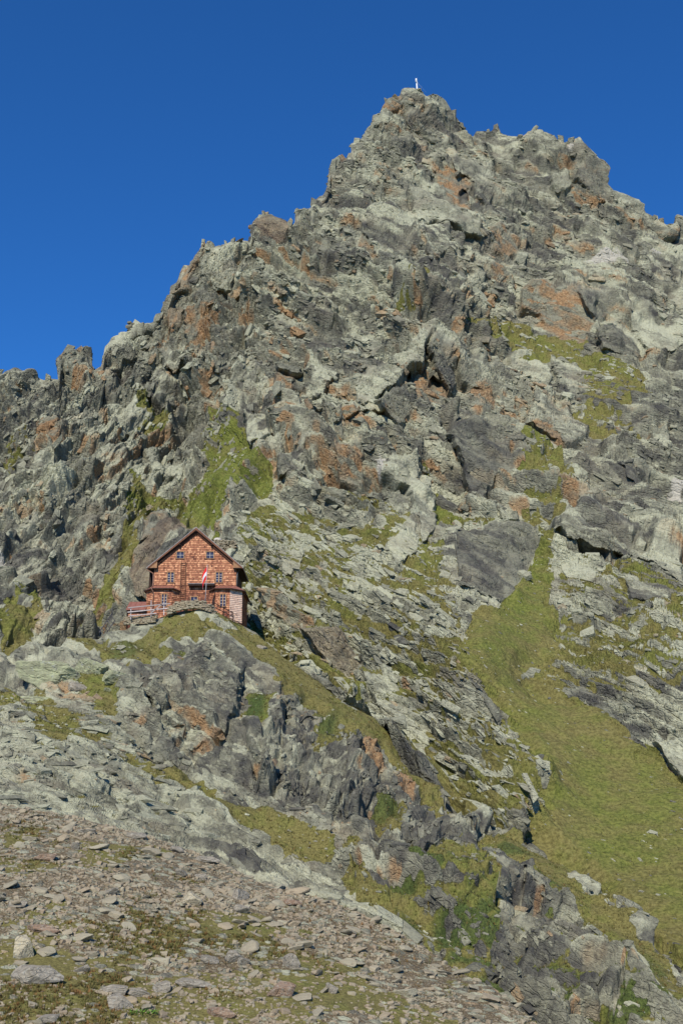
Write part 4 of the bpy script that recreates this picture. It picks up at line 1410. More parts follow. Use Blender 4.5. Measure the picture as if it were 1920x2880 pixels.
M_SHINGLE = shingle_material()
MAT_WALLSTONE = loose_rock_material('wall_stone', 3.0, 0.65)
M_DARKWOOD = wood('dark_stained_boards', (0.020, 0.010, 0.007), (0.052, 0.026, 0.017))
M_SOFFIT = wood('brown_roof_boards', (0.075, 0.030, 0.017), (0.19, 0.085, 0.045))
M_FRAME = wood('window_wood', (0.24, 0.13, 0.065), (0.42, 0.25, 0.13))
M_BOX = wood('weathered_eave_boards', (0.20, 0.095, 0.045), (0.40, 0.22, 0.11))
M_MUNTIN = plain('pale_muntin_paint', (0.52, 0.47, 0.44), (0.62, 0.57, 0.52), 0.6)
M_GLASS = plain('window_glass', (0.030, 0.033, 0.060), (0.050, 0.053, 0.085), 0.08, 1.2)
M_ROOFTIN = plain('grey_roof_sheet', (0.22, 0.20, 0.19), (0.32, 0.30, 0.285), 0.55, 2.0)
M_BAYROOF = plain('red_brown_roof_sheet', (0.225, 0.092, 0.062), (0.275, 0.120, 0.085), 0.5, 2.0)
M_PIPE = plain('copper_brown_pipe', (0.24, 0.12, 0.08), (0.33, 0.18, 0.12), 0.45, 5.0)
M_FENCE = wood('sun_bleached_fence_wood', (0.33, 0.285, 0.26), (0.55, 0.48, 0.45))
M_RAIL = wood('dark_brown_rail', (0.040, 0.020, 0.014), (0.090, 0.048, 0.032))
M_GREYWOOD = wood('old_grey_wood', (0.045, 0.042, 0.045), (0.105, 0.098, 0.095))
M_PLINTH = plain('plinth_stone', (0.09, 0.085, 0.075), (0.24, 0.225, 0.195), 0.9, 4.0)
M_WHITE = plain('white_paint', (0.74, 0.74, 0.75), (0.82, 0.82, 0.82), 0.45, 4.0)
M_CONCRETE = plain('pale_concrete', (0.40, 0.36, 0.30), (0.52, 0.47, 0.40), 0.85, 4.0)
M_POLE = plain('grey_metal_pole', (0.34, 0.33, 0.33), (0.42, 0.40, 0.40), 0.4, 4.0)
M_BLACK = plain('black_rubber', (0.012, 0.012, 0.013), (0.025, 0.025, 0.026), 0.6, 9.0)
M_REDPAINT = plain('red_frame_paint', (0.32, 0.03, 0.03), (0.42, 0.05, 0.04), 0.35, 9.0)
M_STEEL = plain('bright_steel', (0.45, 0.45, 0.47), (0.55, 0.55, 0.57), 0.3, 9.0, 0.8)


def flag_material():
    n = NT('flag_cloth')
    t, _, _, _ = n.attr('tint')
    s = n.math('GREATER_THAN', t, 0.5)
    n.b.inputs['Subsurface Weight'].default_value = 0.0
    return n.done(n.mix(s, (0.62, 0.020, 0.018), (0.66, 0.65, 0.66)), 0.7)


M_FLAG = flag_material()


# ------------------------------------------------------------------ the hut
def shingles(mb, rng, p0, p1, z0, z1, inside=None, bleach=0.0, row=0.26, base=0.5):
    """courses of single shingles on the wall from p0 to p1 (x,y), outside to the right hand of p0->p1 seen from above"""
    p0, p1 = Vector((*p0, 0)), Vector((*p1, 0))
    u = (p1 - p0)
    w = u.length
    u = u / w
    n = Vector((u.y, -u.x, 0))
    z = z0
    k = 0
    while z < z1 - 0.05:
        x = -rng.random() * 0.2
        top = min(z + row * 1.02, z1)
        rowtone = rng.normal(0, 0.07)
        while x < w:
            sw = rng.uniform(0.15, 0.31)
            a, b = max(0, x), min(w, x + sw - 0.008)
            x += sw
            if b - a < 0.04:
                continue
            if inside and not (inside(p0.x + u.x * (a + b) / 2, (z + top) / 2)):
                continue
            zz = z + rng.normal(0, 0.009)
            o = 0.085 + rng.normal(0, 0.008)
            t = base - 0.01 + rowtone + rng.normal(0, 0.13)
            if rng.random() < 0.10:
                t -= 0.26
            if rng.random() < 0.12:
                t += 0.22
            tone = (min(1, max(0, t)), bleach * rng.uniform(0.6, 1), 0, 1)
            P = lambda s, off, h: p0 + u * s + n * off + Vector((0, 0, h))
            vs = [P(a, 0.002, zz), P(b, 0.002, zz), P(b, o, zz), P(a, o, zz), P(a, 0.002, top), P(b, 0.002, top), P(b, 0.016, top), P(a, 0.016, top)]
            mb.add(vs, [(0, 1, 2, 3), (3, 2, 6, 7), (0, 3, 7, 4), (1, 5, 6, 2), (4, 7, 6, 5)], tone)
        z += row
        k += 1


def window(house, x0, x1, z0, z1, y, rows, casements, sill=True):
    """a wooden window: surround is the part, its pane and muntins are sub-parts"""
    f = MB()
    fr = 0.13
    f.box(x0, x0 + fr, y - 0.09, y + 0.02, z0, z1, (0.7, 0, 0, 1))
    f.box(x1 - fr, x1, y - 0.09, y + 0.02, z0, z1, (0.7, 0, 0, 1))
    f.box(x0 + fr, x1 - fr, y - 0.088, y + 0.02, z1 - fr, z1, (0.35, 0, 0, 1))
    f.box(x0 - 0.03, x1 + 0.03, y - 0.13, y + 0.02, z0 - 0.07, z0, (0.5, 0, 0, 1))
    if casements == 2:
        c = (x0 + x1) / 2
        f.box(c - 0.065, c + 0.065, y - 0.075, y + 0.02, z0, z1 - fr, (0.75, 0, 0, 1))
    w = f.build('window', M_FRAME, house)
    g = MB()
    g.box(x0 + fr, x1 - fr, y - 0.004, y + 0.01, z0, z1 - fr)
    g.build('pane', M_GLASS, w)
    m = MB()
    xs = [x0 + fr, (x0 + x1) / 2, x1 - fr]
    if casements == 1:
        m.box(xs[1] - 0.022, xs[1] + 0.022, y - 0.03, y - 0.006, z0, z1 - fr)
    for r in range(1, rows):
        zz = z0 + (z1 - fr - z0) * r / rows
        if casements == 1:
            m.box(xs[0], xs[1] - 0.022, y - 0.029, y - 0.006, zz - 0.022, zz + 0.022)
            m.box(xs[1] + 0.022, xs[2], y - 0.029, y - 0.006, zz - 0.022, zz + 0.022)
        else:
            m.box(xs[0], xs[2], y - 0.03, y - 0.006, zz - 0.024, zz + 0.024)
    m.build('glazing', M_MUNTIN, w)
    return w


def build_hut():
    rng = np.random.default_rng(12)
    O = at(545.0, 1751, 170.0)
    h = thing('mountain_hut', O, 'tall gabled mountain hut clad in orange wood shingles on the rocky knoll', 'house')
    W, D = 5.87, 10.0
    slope = 0.862
    apex = 13.62

    def roofz(x):
        return apex - abs(x) * slope
    # plinth and dark core
    b = MB()
    b.box(-6.6, 6.5, 1.2, D - 0.2, -2.2, 0.1)
    b.box(-5.5, 5.0, -0.75, 1.0, -2.2, 0.05)
    b.prism([(5.05, -2.2), (6.62, -2.2), (6.62, 0.02), (5.05, 0.02)], 0.8, 1.3)
    b.build('plinth', M_PLINTH, h)
    core = MB()
    core.prism([(-W, 0.0), (W, 0.0), (W, roofz(W) - 0.25), (0, apex - 0.25), (-W, roofz(W) - 0.25)], 0.0, D)
    core.build('wall', M_DARKWOOD, h)
    wing = MB()
    wing.box(-6.78, -W - 0.003, 1.4, D - 0.5, 4.4, 7.7)
    for i in range(9):
        y = 1.4
        wing.box(-6.78 + i * 0.1 + 0.004, -6.78 + i * 0.1 + 0.094, y - 0.025, y - 0.001, 4.4, 7.7, (rng.random(), 0, 0, 1))
    wing.build('rear_wing', M_DARKWOOD, h)
    # shingled front
    s = MB()
    holes = [(-2.86, -1.58, 9.25, 10.32), (1.41, 2.69, 9.25, 10.32), (-4.03, -2.94, 5.75, 7.33), (2.87, 3.95, 5.75, 7.33), (-0.6, 0.5, 2.4, 3.75)]

    def inside(x, z):
        if z > roofz(x) - 0.30:
            return False
        return not any(a < x < c and d < z < e for a, c, d, e in holes)
    shingles(s, rng, (-W, 0.0), (W, 0.0), 0.3, 5.4, inside, base=0.40)
    shingles(s, rng, (-W, 0.0), (W, 0.0), 5.42, 12.9, inside, base=0.56)
    s.build('shingle_front', M_SHINGLE, h)
    # bays at both corners
    for pts, ble in (([(-6.8, D - 0.4), (-6.8, 0.15), (-5.7, -1.0), (-3.1, -1.0), (-2.15, -0.02)], (0, 0, 0, 0)),
                     ([(2.26, -0.02), (3.1, -0.9), (5.1, -0.9), (6.72, 0.30), (6.72, D - 0.4)], (0, 0, 0.9, 0))):
        q = MB()
        ring = pts if pts[0][1] > 1 else pts
        n = len(ring)
        vs = [(x, y, z) for z in (-0.9, 4.75) for x, y in ring]
        q.add(vs, [tuple(range(n)), tuple(range(2 * n - 1, n - 1, -1))] + [(i, (i + 1) % n, (i + 1) % n + n, i + n) for i in range(n)], (0.05, 0, 0, 1))
        wins = (-4.62, -3.68) if pts[0][0] < 0 else (3.66, 4.62)
        for i in range(n - 1):
            front = abs(pts[i][1] - pts[i + 1][1]) < 0.01
            ins = (lambda x, z, wn=wins: not (wn[0] < x < wn[1] and 2.1 < z < 3.98)) if front else None
            shingles(q, rng, pts[i], pts[i + 1], -0.05 if pts[0][0] > 0 else -0.4, 4.72, ins, ble[i], base=0.66 if ble[i] else 0.52)
        bay = q.build('bay', M_SHINGLE, h)
        r = MB()
        if pts[0][0] < 0:
            o = [(-1.95, -0.05, 4.50), (-2.92, -1.40, 4.72), (-5.88, -1.40, 4.72), (-7.22, 0.05, 4.62), (-7.22, D, 4.62)]
            ii = [(-3.2, -0.04, 5.28), (-5.8, -0.04, 5.28), (-5.8, D, 5.28)]
        else:
            o = [(2.02, -0.05, 4.50), (2.95, -1.30, 4.72), (5.28, -1.30, 4.72), (7.18, 0.15, 4.62), (7.18, D, 4.62)]
            ii = [(3.2, -0.04, 5.28), (5.8, -0.04, 5.28), (5.8, D, 5.28)]
        for face in ([o[0], o[1], ii[0]], [o[1], o[2], ii[1], ii[0]], [o[2], o[3], ii[1]], [o[3], o[4], ii[2], ii[1]]):
            r.sheet(face, 0.13)
        # standing seams
        for k in range(1, 6):
            t = k / 6
            a = Vector(o[1]).lerp(Vector(o[2]), t)
            c = Vector(ii[0]).lerp(Vector(ii[1]), t)
            r.bar(a + Vector((0, 0, .015)), c + Vector((0, 0, .015)), 0.03, 0.05)
        rf = r.build('bay_roof', M_BAYROOF, bay)
        g = MB()
        for a, c in zip(o[:-1], o[1:]):
            g.bar((a[0], a[1], a[2] - 0.09), (c[0], c[1], c[2] - 0.09), 0.09, 0.16)
        g.build('eave_board', M_DARKWOOD, bay)
    # windows
    window(h, -2.86, -1.58, 9.27, 10.32, -0.06, 2, 1)
    window(h, 1.41, 2.69, 9.27, 10.32, -0.06, 2, 1)
    window(h, -4.05, -2.92, 5.77, 7.33, -0.06, 4, 2)
    window(h, 2.85, 3.97, 5.77, 7.33, -0.06, 4, 2)
    window(h, -4.62, -3.68, 2.15, 3.98, -1.06, 4, 2)
    window(h, 3.66, 4.62, 2.15, 3.98, -0.96, 4, 2)
    window(h, -0.62, 0.52, 2.3, 3.77, -0.06, 2, 1)
    # roof
    F = -0.62
    ez = roofz(6.72)
    r = MB()
    for sx in (-1, 1):
        top = [(0, F, apex + 0.18), (sx * 6.78, F, roofz(6.78) + 0.18), (sx * 6.78, D + 0.6, roofz(6.78) + 0.18), (0, D + 0.6, apex + 0.18)]
        r.sheet(top if sx < 0 else top[::-1], 0.10)
    roof = r.build('roof', M_ROOFTIN, h)
    u = MB()
    for sx in (-1, 1):
        top = [(0, F + 0.05, apex + 0.077), (sx * 6.72, F + 0.05, roofz(6.72) + 0.077), (sx * 6.72, D + 0.5, roofz(6.72) + 0.077), (0, D + 0.5, apex + 0.077)]
        u.sheet(top if sx < 0 else top[::-1], 0.12, (0.4, 0, 0, 1))
    u.build('soffit', M_SOFFIT, roof)
    bb = MB()
    for sx in (-1, 1):
        poly = [(0, apex - 0.30), (sx * 6.70, roofz(6.70) - 0.16), (sx * 6.76, roofz(6.76) + 0.07), (0, apex + 0.07)]
        bb.prism(poly, F, F + 0.045, (0.65, 0, 0, 1))
        poly = [(0, apex - 0.62), (sx * 5.5, roofz(5.5) - 0.62), (sx * 5.5, roofz(5.5) - 0.30), (0, apex - 0.30)]
        bb.prism(poly, -0.30, -0.18, (0.15, 0, 0, 1))
    bb.build('bargeboard', M_SOFFIT, roof)
    for sx in (-1, 1):
        e = MB()
        poly = [(sx * 5.42, 7.80), (sx * 6.62, 7.80), (sx * 6.66, roofz(6.66) - 0.06), (sx * 5.42, roofz(5.42) - 0.06)]
        e.prism(poly, F + 0.07, 0.06, (0.55, 0, 0, 1))
        e.build('eave_box', M_BOX, h)
        e = MB()
        e.box(min(sx * 5.44, sx * 6.6), max(sx * 5.44, sx * 6.6), F + 0.075, D, 7.70, 7.797, (0.2, 0, 0, 1))
        e.build('eave_soffit', M_DARKWOOD, h)
        g = MB()
        g.tube([(sx * 6.85, F - 0.02, roofz(6.85) + 0.10), (sx * 6.85, D + 0.5, roofz(6.85) + 0.10)], 0.085)
        g.build('gutter', M_ROOFTIN, roof)
    for x, z in ((-2.3, 0), (2.3, 0), (0, 0)):
        k = MB()
        zt = roofz(x) - 0.2
        k.box(x - 0.11, x + 0.11, F + 0.08, 0.0, zt - 0.32, zt - 0.04, (0.2, 0, 0, 1))
        k.box(x - 0.09, x + 0.09, -0.30, -0.05, zt - 0.66, zt - 0.323, (0.2, 0, 0, 1))
        k.build('purlin', M_DARKWOOD, h)
    # ladder fixed to the front
    l = MB()
    for x in (-2.05, -1.36):
        l.box(x - 0.05, x + 0.05, -0.20, -0.11, 2.6, 8.72, (0.55, 0, 0, 1))
    z = 2.9
    while z < 8.6:
        l.box(-2.0, -1.41, -0.18, -0.14, z - 0.025, z + 0.025, (0.75, 0, 0, 1))
        z += 0.30
    l.build('ladder', M_SOFFIT, h)
    # shelf canopy over the door
    c = MB()
    c.sheet([(-0.9, -0.72, 5.50), (2.85, -0.72, 5.50), (2.85, 0.0, 5.62), (-0.9, 0.0, 5.62)], 0.07)
    cn = c.build('canopy', M_ROOFTIN, h)
    c = MB()
    c.box(-0.86, 2.81, -0.66, -0.02, 5.17, 5.42, (0.3, 0, 0, 1))
    for x in (-0.4, 1.0, 2.3):
        c.bar((x, -0.05, 4.7), (x, -0.5, 5.2), 0.07, 0.07)
    c.build('canopy_frame', M_DARKWOOD, cn)
    # pipes
    p = MB()
    p.tube([(-6.85, -0.5, 7.85), (-6.82, -0.4, 7.55), (-6.0, -0.16, 7.05), (-5.96, -0.14, 6.8), (-5.96, -0.14, 5.3), (-6.0, -0.5, 5.05), (-6.02, -1.35, 4.78), (-5.9, -1.45, 4.45), (-5.68, -1.12, 4.1), (-5.68, -1.12, 0.6)], 0.075, tone=(.6, 0, 0, 1))
    p.build('drainpipe', M_PIPE, h, True)
    p = MB()
    p.tube([(7.2, 0.7, 4.55), (7.16, 0.75, 4.35), (6.86, 0.85, 4.1), (6.82, 0.85, 3.9), (6.82, 0.85, 0.0)], 0.075)
    p.build('drainpipe', M_PIPE, h, True)
    p = MB()
    p.tube([(6.3, 0.2, 7.65), (6.05, 0.15, 7.2), (5.98, 0.12, 6.9), (5.98, 0.12, 5.3)], 0.035)
    p.build('cable', M_POLE, h, True)
    # lean-to annex on the left
    a = MB()
    vs = [(-9.35, -0.2, -1.6), (-6.83, -0.2, -1.6), (-6.83, 2.3, -1.6), (-9.35, 2.3, -1.6), (-9.35, -0.2, 1.7), (-6.83, -0.2, 1.7), (-6.83, 2.3, 3.1), (-9.35, 2.3, 3.1)]
    a.add(vs, [(3, 2, 1, 0), (4, 5, 6, 7), (0, 1, 5, 4), (1, 2, 6, 5), (2, 3, 7, 6), (3, 0, 4, 7)], (0.1, 0, 0, 1))
    shingles(a, rng, (-9.35, -0.2), (-6.83, -0.2), -0.3, 1.22, None, 0, base=0.62)
    an = a.build('annex', M_SHINGLE, h)
    a = MB()
    a.box(-9.3, -6.86, -0.30, -0.203, 1.25, 1.62, (0.0, 0, 0, 1))  # dark strip painting the shade of the open gap under the eave
    a.build('gap_shade_strip', M_DARKWOOD, an)
    a = MB()
    a.box(-9.50, -9.36, -0.45, 2.3, -1.4, 1.72, (0.3, 0, 0, 1))
    a.build('end_board', M_DARKWOOD, an)
    a = MB()
    a.sheet([(-9.6, -0.62, 1.78), (-6.83, -0.62, 1.78), (-6.83, 2.3, 3.36), (-9.6, 2.3, 3.36)], 0.10)
    for k in range(4):
        x = -9.3 + k * 0.75
        a.bar((x, -0.6, 1.81), (x, 2.28, 3.37), 0.035, 0.05)
    a.build('annex_roof', M_BAYROOF, an)
    return h


HUT = build_hut()


def surf(layer, px, py):
    """displaced surface point and normal of a layer near a photograph pixel"""
    V3, N2, PX, PY, g, nr0 = KEEP[layer]
    c = int(np.argmin(np.abs(PX[0] - px)))
    r = int(np.argmin(np.abs(PY[:nr0, c] - py)))
    return V3[r, c].astype(float), N2[r, c].astype(float), r, c


def ppm(p):
    """pixels of the photograph per metre at a world point"""
    return FPX / (p[1] * CP + p[2] * SP)


# ------------------------------------------------------------------ flag, walls, rails beside the hut
def flagpole():
    p = at(576.5, 1693, 165.9)
    base = Vector(p) + Vector((0, 0, -0.6))
    top = Vector(at(583, 1590, 165.9))
    t = thing('flagpole', base, 'slim grey flagpole in front of the hut with a limp red and white flag', 'flagpole')
    d = top - base
    m = MB()
    m.tube([(0, 0, 0), d * 0.5, d], 0.055, tone=(.5, 0, 0, 1), r1=0.035)
    m.tube([d, d + Vector((0, 0, 0.08))], 0.06)
    m.build('pole', M_POLE, t, True)
    f = MB()
    n, k = 30, 22
    ax = d.normalized()
    L = 3.3
    hoist = 1.8
    vs, cs = [], []
    for j in range(n + 1):
        for i in range(k + 1):
            s, q = j / n, i / k
            o = d - ax * (0.25 + hoist * s)
            droop = q ** 0.9
            out = 0.62 * math.sin(min(1, q * 1.15) * math.pi * 0.62) * (1 - 0.30 * s)
            v = o + Vector((-out - 0.05, 0.10 * math.sin(q * 9 + s * 3) * q + 0.10 * math.sin(s * 7 + q * 4) * q, -L * droop * (0.72 - 0.14 * s) * q ** 0.35))
            vs.append(tuple(v))
            cs.append((1.0 if 0.335 < s < 0.665 else 0.0, 0, 0, 1))
    f.v, f.c = vs, cs
    f.f = [(j * (k + 1) + i, j * (k + 1) + i + 1, (j + 1) * (k + 1) + i + 1, (j + 1) * (k + 1) + i) for j in range(n) for i in range(k)]
    f.build('flag', M_FLAG, t, True)


def stone_course_wall(name, label, path, Y, thick, hgt, size, seed, cat='stone wall'):
    """dry stone wall: angular stones laid in courses along a path of photograph pixels (top edge)"""
    rng = np.random.default_rng(seed)
    pts = [Vector(at(px, py, y)) for (px, py), y in zip(path, Y)]
    t0 = pts[0]
    Cs, dims, T, B, N = [], [], [], [], []
    for a, b in zip(pts[:-1], pts[1:]):
        d = b - a
        L = math.hypot(d.x, d.y)
        u = Vector((d.x, d.y, 0)).normalized()
        w = Vector((-u.y, u.x, 0))
        for row in range(int(hgt / (size * .42)) + 1):
            s = rng.uniform(-.2, .1)
            while s < L:
                ln = size * rng.uniform(.7, 1.5)
                for dep in (-1, 1):
                    c = a + d * (s / max(L, 1e-3)) + w * dep * thick * 0.25 + Vector((0, 0, -size * .2 - row * size * .42 + rng.normal(0, .03)))
                    Cs.append(c)
                    dims.append((ln * 1.25, thick * .75, size * rng.uniform(.45, .68)))
                    ang = rng.normal(0, .16)
                    tt = (u * math.cos(ang) + w * math.sin(ang) + Vector((0, 0, rng.normal(0, .07)))).normalized()
                    nn = Vector((rng.normal(0, .1), rng.normal(0, .1), 1))
                    nn = (nn - tt * nn.dot(tt)).normalized()
                    T.append(tt)
                    N.append(nn)
                    B.append(nn.cross(tt))
                s += ln * .85
    C = np.array(Cs) - np.array(t0)
    k = len(C)
    a = np.stack([(rng.random(k) < .2) * .5, rng.random(k) ** 1.5 * .9, (rng.random(k) < .15) * .5, np.ones(k)], -1)
    v, t, aa = scatter_blocks(C, (np.array(T), np.array(B), np.array(N)), np.array(dims), a, rng)
    o = link(name, fast_mesh(name, v, None, MAT_WALLSTONE, False, {'tint': aa}, t))
    o.location = t0
    return tag(o, label, cat)


flagpole()
ZX = lambda zx: 320 + zx * 440 / 1568
ZY = lambda zy: 1430 + zy * 440 / 1568
stone_course_wall('stone_wall', 'curved dry stone terrace wall in front of the hut door', [(ZX(560), ZY(985)), (ZX(640), ZY(945)), (ZX(740), ZY(930)), (ZX(820), ZY(922)), (ZX(900), ZY(935)), (ZX(960), ZY(965)), (ZX(1005), ZY(1015))], [165.0, 164.6, 164.4, 164.4, 164.5, 164.9, 165.6], 0.75, 1.15, 0.46, 31)
stone_course_wall('retaining_wall', 'low rough stone retaining wall under the pale wooden fence', [(ZX(125), ZY(1092)), (ZX(230), ZY(1085)), (ZX(330), ZY(1080)), (ZX(430), ZY(1062))], [165.6, 165.4, 165.3, 165.2], 0.5, 0.95, 0.36, 32)


def rails(name, label, cat, posts, bars, mat, Y, pw=0.11, bw=0.10):
    o0 = Vector(at(posts[0][0], posts[0][2], Y))
    t = thing(name, o0, label, cat)
    for x, ya, yb in posts:
        m = MB()
        a, b = Vector(at(x, ya, Y)), Vector(at(x, yb, Y))
        m.bar(b - o0 - Vector((0, 0, 0.35)), a - o0, pw, pw, (random.random(), 0, 0, 1), (0, 1, 0))
        m.build('post', mat, t)
    for (xa, ya), (xb, yb) in bars:
        m = MB()
        off = Vector((0, -0.5 * (pw + bw) - 0.003, 0))
        m.bar(Vector(at(xa, ya, Y)) - o0 + off, Vector(at(xb, yb, Y)) - o0 + off, bw * 0.9, bw * 1.15, (random.random(), 0, 0, 1))
        m.build('rail', mat, t)
    return t


rails('wooden_fence', 'pale sun bleached rail fence at the left front of the hut', 'fence',
      [(ZX(172), ZY(1000), ZY(1090)), (ZX(375), ZY(922), ZY(1062)), (ZX(503), ZY(940), ZY(1045))],
      [((ZX(145), ZY(998)), (ZX(568), ZY(956))), ((ZX(138), ZY(1042)), (ZX(572), ZY(1000))), ((ZX(150), ZY(1082)), (ZX(430), ZY(1053))), ((ZX(382), ZY(1045)), (ZX(482), ZY(962)))], M_FENCE, 164.9, 0.13, 0.115)
rails('wooden_railing', 'dark brown sloping railing down the right front of the hut', 'railing',
      [(ZX(998), ZY(945), ZY(1045)), (ZX(1100), ZY(998), ZY(1090)), (ZX(1195), ZY(1045), ZY(1125))],
      [((ZX(990), ZY(942)), (ZX(1200), ZY(1050))), ((ZX(992), ZY(985)), (ZX(1200), ZY(1088))), ((ZX(1010), ZY(1040)), (ZX(1272), ZY(1152)))], M_RAIL, 166.6, 0.10, 0.10)


def stair_rail():
    Y = 163.0
    A, B = Vector(at(279, 1779, Y)), Vector(at(314.5, 1726, Y))
    t = thing('stair_railing', A, 'dark grey slatted wooden stair rail leaning up the rocks left of the hut', 'railing')
    d = B - A
    for k, off in enumerate((Vector((0, 0, 0)), Vector((0.55, 0.1, -0.75)))):
        m = MB()
        m.bar(off, d * (1.0 if k == 0 else 0.93) + off, 0.10, 0.12, (0.4, 0, 0, 1))
        m.build('rail', M_GREYWOOD, t)
    for i in range(7):
        m = MB()
        p = d * (0.08 + 0.14 * i)
        m.bar(p + Vector((0.02, -0.07, 0.0)), p + Vector((0.55, 0.03, -0.75)), 0.05, 0.08, (random.random(), 0, 0, 1))
        m.build('slat', M_GREYWOOD, t)
    m = MB()
    m.bar(d + Vector((0.04, 0.1, -0.9)), d + Vector((0.04, 0.1, 0.75)), 0.09, 0.09, (.3, 0, 0, 1), (0, 1, 0))
    m.build('post', M_GREYWOOD, t)


stair_rail()


def bicycle():
    p = Vector(at(ZX(1140), ZY(1098), 166.9))
    t = thing('bicycle', p, 'mountain bike with a red frame leaning on the railing right of the hut door', 'bicycle', None, R(-18))
    t.rotation_euler = (R(6), R(22), R(-4))
    for x in (-0.52, 0.52):
        w = MB()
        w.tube([(x + 0.33 * math.cos(a), 0, 0.34 + 0.33 * math.sin(a)) for a in (2 * math.pi * k / 24 for k in range(25))], 0.028, 6)
        wh = w.build('wheel', M_BLACK, t, True)
        s = MB()
        for k in range(10):
            a = 2 * math.pi * k / 10
            s.tube([(x, 0, .34), (x + .31 * math.cos(a), 0, .34 + .31 * math.sin(a))], 0.004, 4)
        s.tube([(x, -0.05, .34), (x, 0.05, .34)], 0.03)
        s.build('spokes', M_STEEL, wh)
    f = MB()
    bb, seat, head, rear, front = (-0.06, 0, .32), (-0.20, 0, .78), (0.32, 0, .80), (-0.52, 0, .34), (0.52, 0, .34)
    for a, b in ((bb, seat), (seat, head), (bb, (0.34, 0, .70)), (rear, bb), (rear, (-0.18, 0, .72))):
        f.tube([a, b], 0.024, 8)
    f.build('frame', M_REDPAINT, t, True)
    f = MB()
    f.tube([(0.31, 0, .86), (0.36, 0, .66), front], 0.022)
    f.build('fork', M_BLACK, t, True)
    f = MB()
    f.tube([(0.30, -0.30, .93), (0.32, -.1, .92), (0.31, 0, .90), (0.32, .1, .92), (0.30, .30, .93)], 0.016)
    f.build('handlebar', M_BLACK, t, True)
    f = MB()
    f.tube([seat, (-0.23, 0, .90)], 0.016)
    f.prism([(-0.37, .90), (-0.12, .90), (-0.08, .93), (-0.34, .96)], -0.06, 0.06)
    f.build('saddle', M_BLACK, t)


bicycle()


# ------------------------------------------------------------------ ruin with tank behind the hut, cairn and cross
def behind_hut():
    q, n, _, _ = surf('mountain', 634, 1555)
    Y = q[1] - 1.2
    stone_course_wall('stone_shed', 'square dry stone shed wall on the slope right behind the hut roof', [(600, 1521), (634, 1522), (664, 1526)], [Y, Y - .2, Y - .1], 1.6, 2.2, 0.5, 33, 'stone wall')
    p = Vector(at(612, 1521, Y + 0.4))
    bm = bmesh.new()
    prof = [(0.0, 0.52), (0.35, 0.50), (0.60, 0.40), (0.70, 0.24), (0.72, 0.0), (0.70, -0.5)]
    m = MB()
    k = 20
    vs = [(r * math.cos(2 * math.pi * i / k), r * math.sin(2 * math.pi * i / k), z) for r, z in prof for i in range(k)]
    fs = [(a * k + i, (a + 1) * k + i, (a + 1) * k + (i + 1) % k, a * k + (i + 1) % k) for a in range(len(prof) - 1) for i in range(k)]
    m.add(vs, fs)
    bm.free()
    o = m.build('water_tank', M_CONCRETE, None, True)
    o.location = p
    tag(o, 'round pale domed tank on top of the stone shed behind the hut', 'tank')


behind_hut()


def summit_cross():
    V3, N2, PX, PY, g, nr0 = KEEP['mountain']
    base = Vector(at(1173, 247, 386.0))
    t = thing('summit_cross', base - Vector((0, 0, 0.4)), 'white summit cross on the highest rock of the mountain', 'cross', None, R(62))
    m = MB()
    m.bar((0, 0, -0.6), (0.0, 0.25, 4.35), 0.50, 0.42, (.5, 0, 0, 1), (0, 1, 0))
    m.build('post', M_WHITE, t)
    m = MB()
    m.bar((-0.80, 0.16, 2.95), (0.80, 0.16, 2.95), 0.30, 0.30)
    m.build('crossbeam', M_WHITE, t)
    m = MB()
    m.bar((-0.14, 0.22, 3.5), (-0.14, 0.235, 4.25), 0.62, 0.46, (.5, 0, 0, 1), (0, 1, 0))
    m.build('head_plate', M_WHITE, t)
    m = MB()
    m.tube([(0, 0.2, 3.0), (-1.6, -2.6, -0.9)], 0.02, 5)
    m.tube([(0, 0.2, 3.0), (2.0, -2.6, -0.9)], 0.02, 5)
    m.build('guy_wire', M_STEEL, t)


summit_cross()


# ------------------------------------------------------------------ boulders as things
def rock_mesh(name, seed, sub=4, planes=14, flat=1.0, rough=0.05, mat=None):
    """one boulder about 1 m across: a sphere cut down by random planes, with broken edges and a grainy skin"""
    rng = np.random.default_rng(seed)
    bm = bmesh.new()
    bmesh.ops.create_icosphere(bm, subdivisions=sub, radius=1.0)
    D = np.array([v.co[:] for v in bm.verts])
    T = np.array([[v.index for v in f.verts] for f in bm.faces], np.int32)
    bm.free()
    D /= np.linalg.norm(D, axis=1, keepdims=True)
    N = rng.normal(size=(planes, 3))
    N /= np.linalg.norm(N, axis=1, keepdims=True)
    N = np.concatenate([N, [(0, 0, 1), (0, 0, -1)]])
    d = np.concatenate([rng.uniform(0.32, 0.52, planes), [0.36, 0.42]])
    k = N @ D.T
    with np.errstate(divide='ignore', invalid='ignore'):
        r = np.where(k > 0.05, d[:, None] / k, 9.0)
    r = -np.log(np.exp(-r * 70).sum(0)) / 70
    P = (D * np.minimum(r, 0.72)[:, None]).astype(np.float32)
    P += D.astype(np.float32) * (fbm(P + seed, 0.5, seed, 5)[:, None] * rough)
    if sub >= 6:
        e = (1.0, 0.25, 0.12 * (seed % 5 - 2))
        for L, am in ((0.34, 0.10), (0.15, 0.14), (0.06, 0.14)):
            a, _, _ = blocks(P + fbm(P, 0.3, seed, 3)[:, None] * 0.06, frame(e, L, (2.2, 1.0, 0.7)), L, seed + int(L * 100))
            P += D.astype(np.float32) * (a * am * 2.2)[:, None]
    P[:, 2] *= flat
    me = fast_mesh(name, P, None, mat or MAT_BOULDER, sub < 5 and rough < 0.03, None, T)
    return me


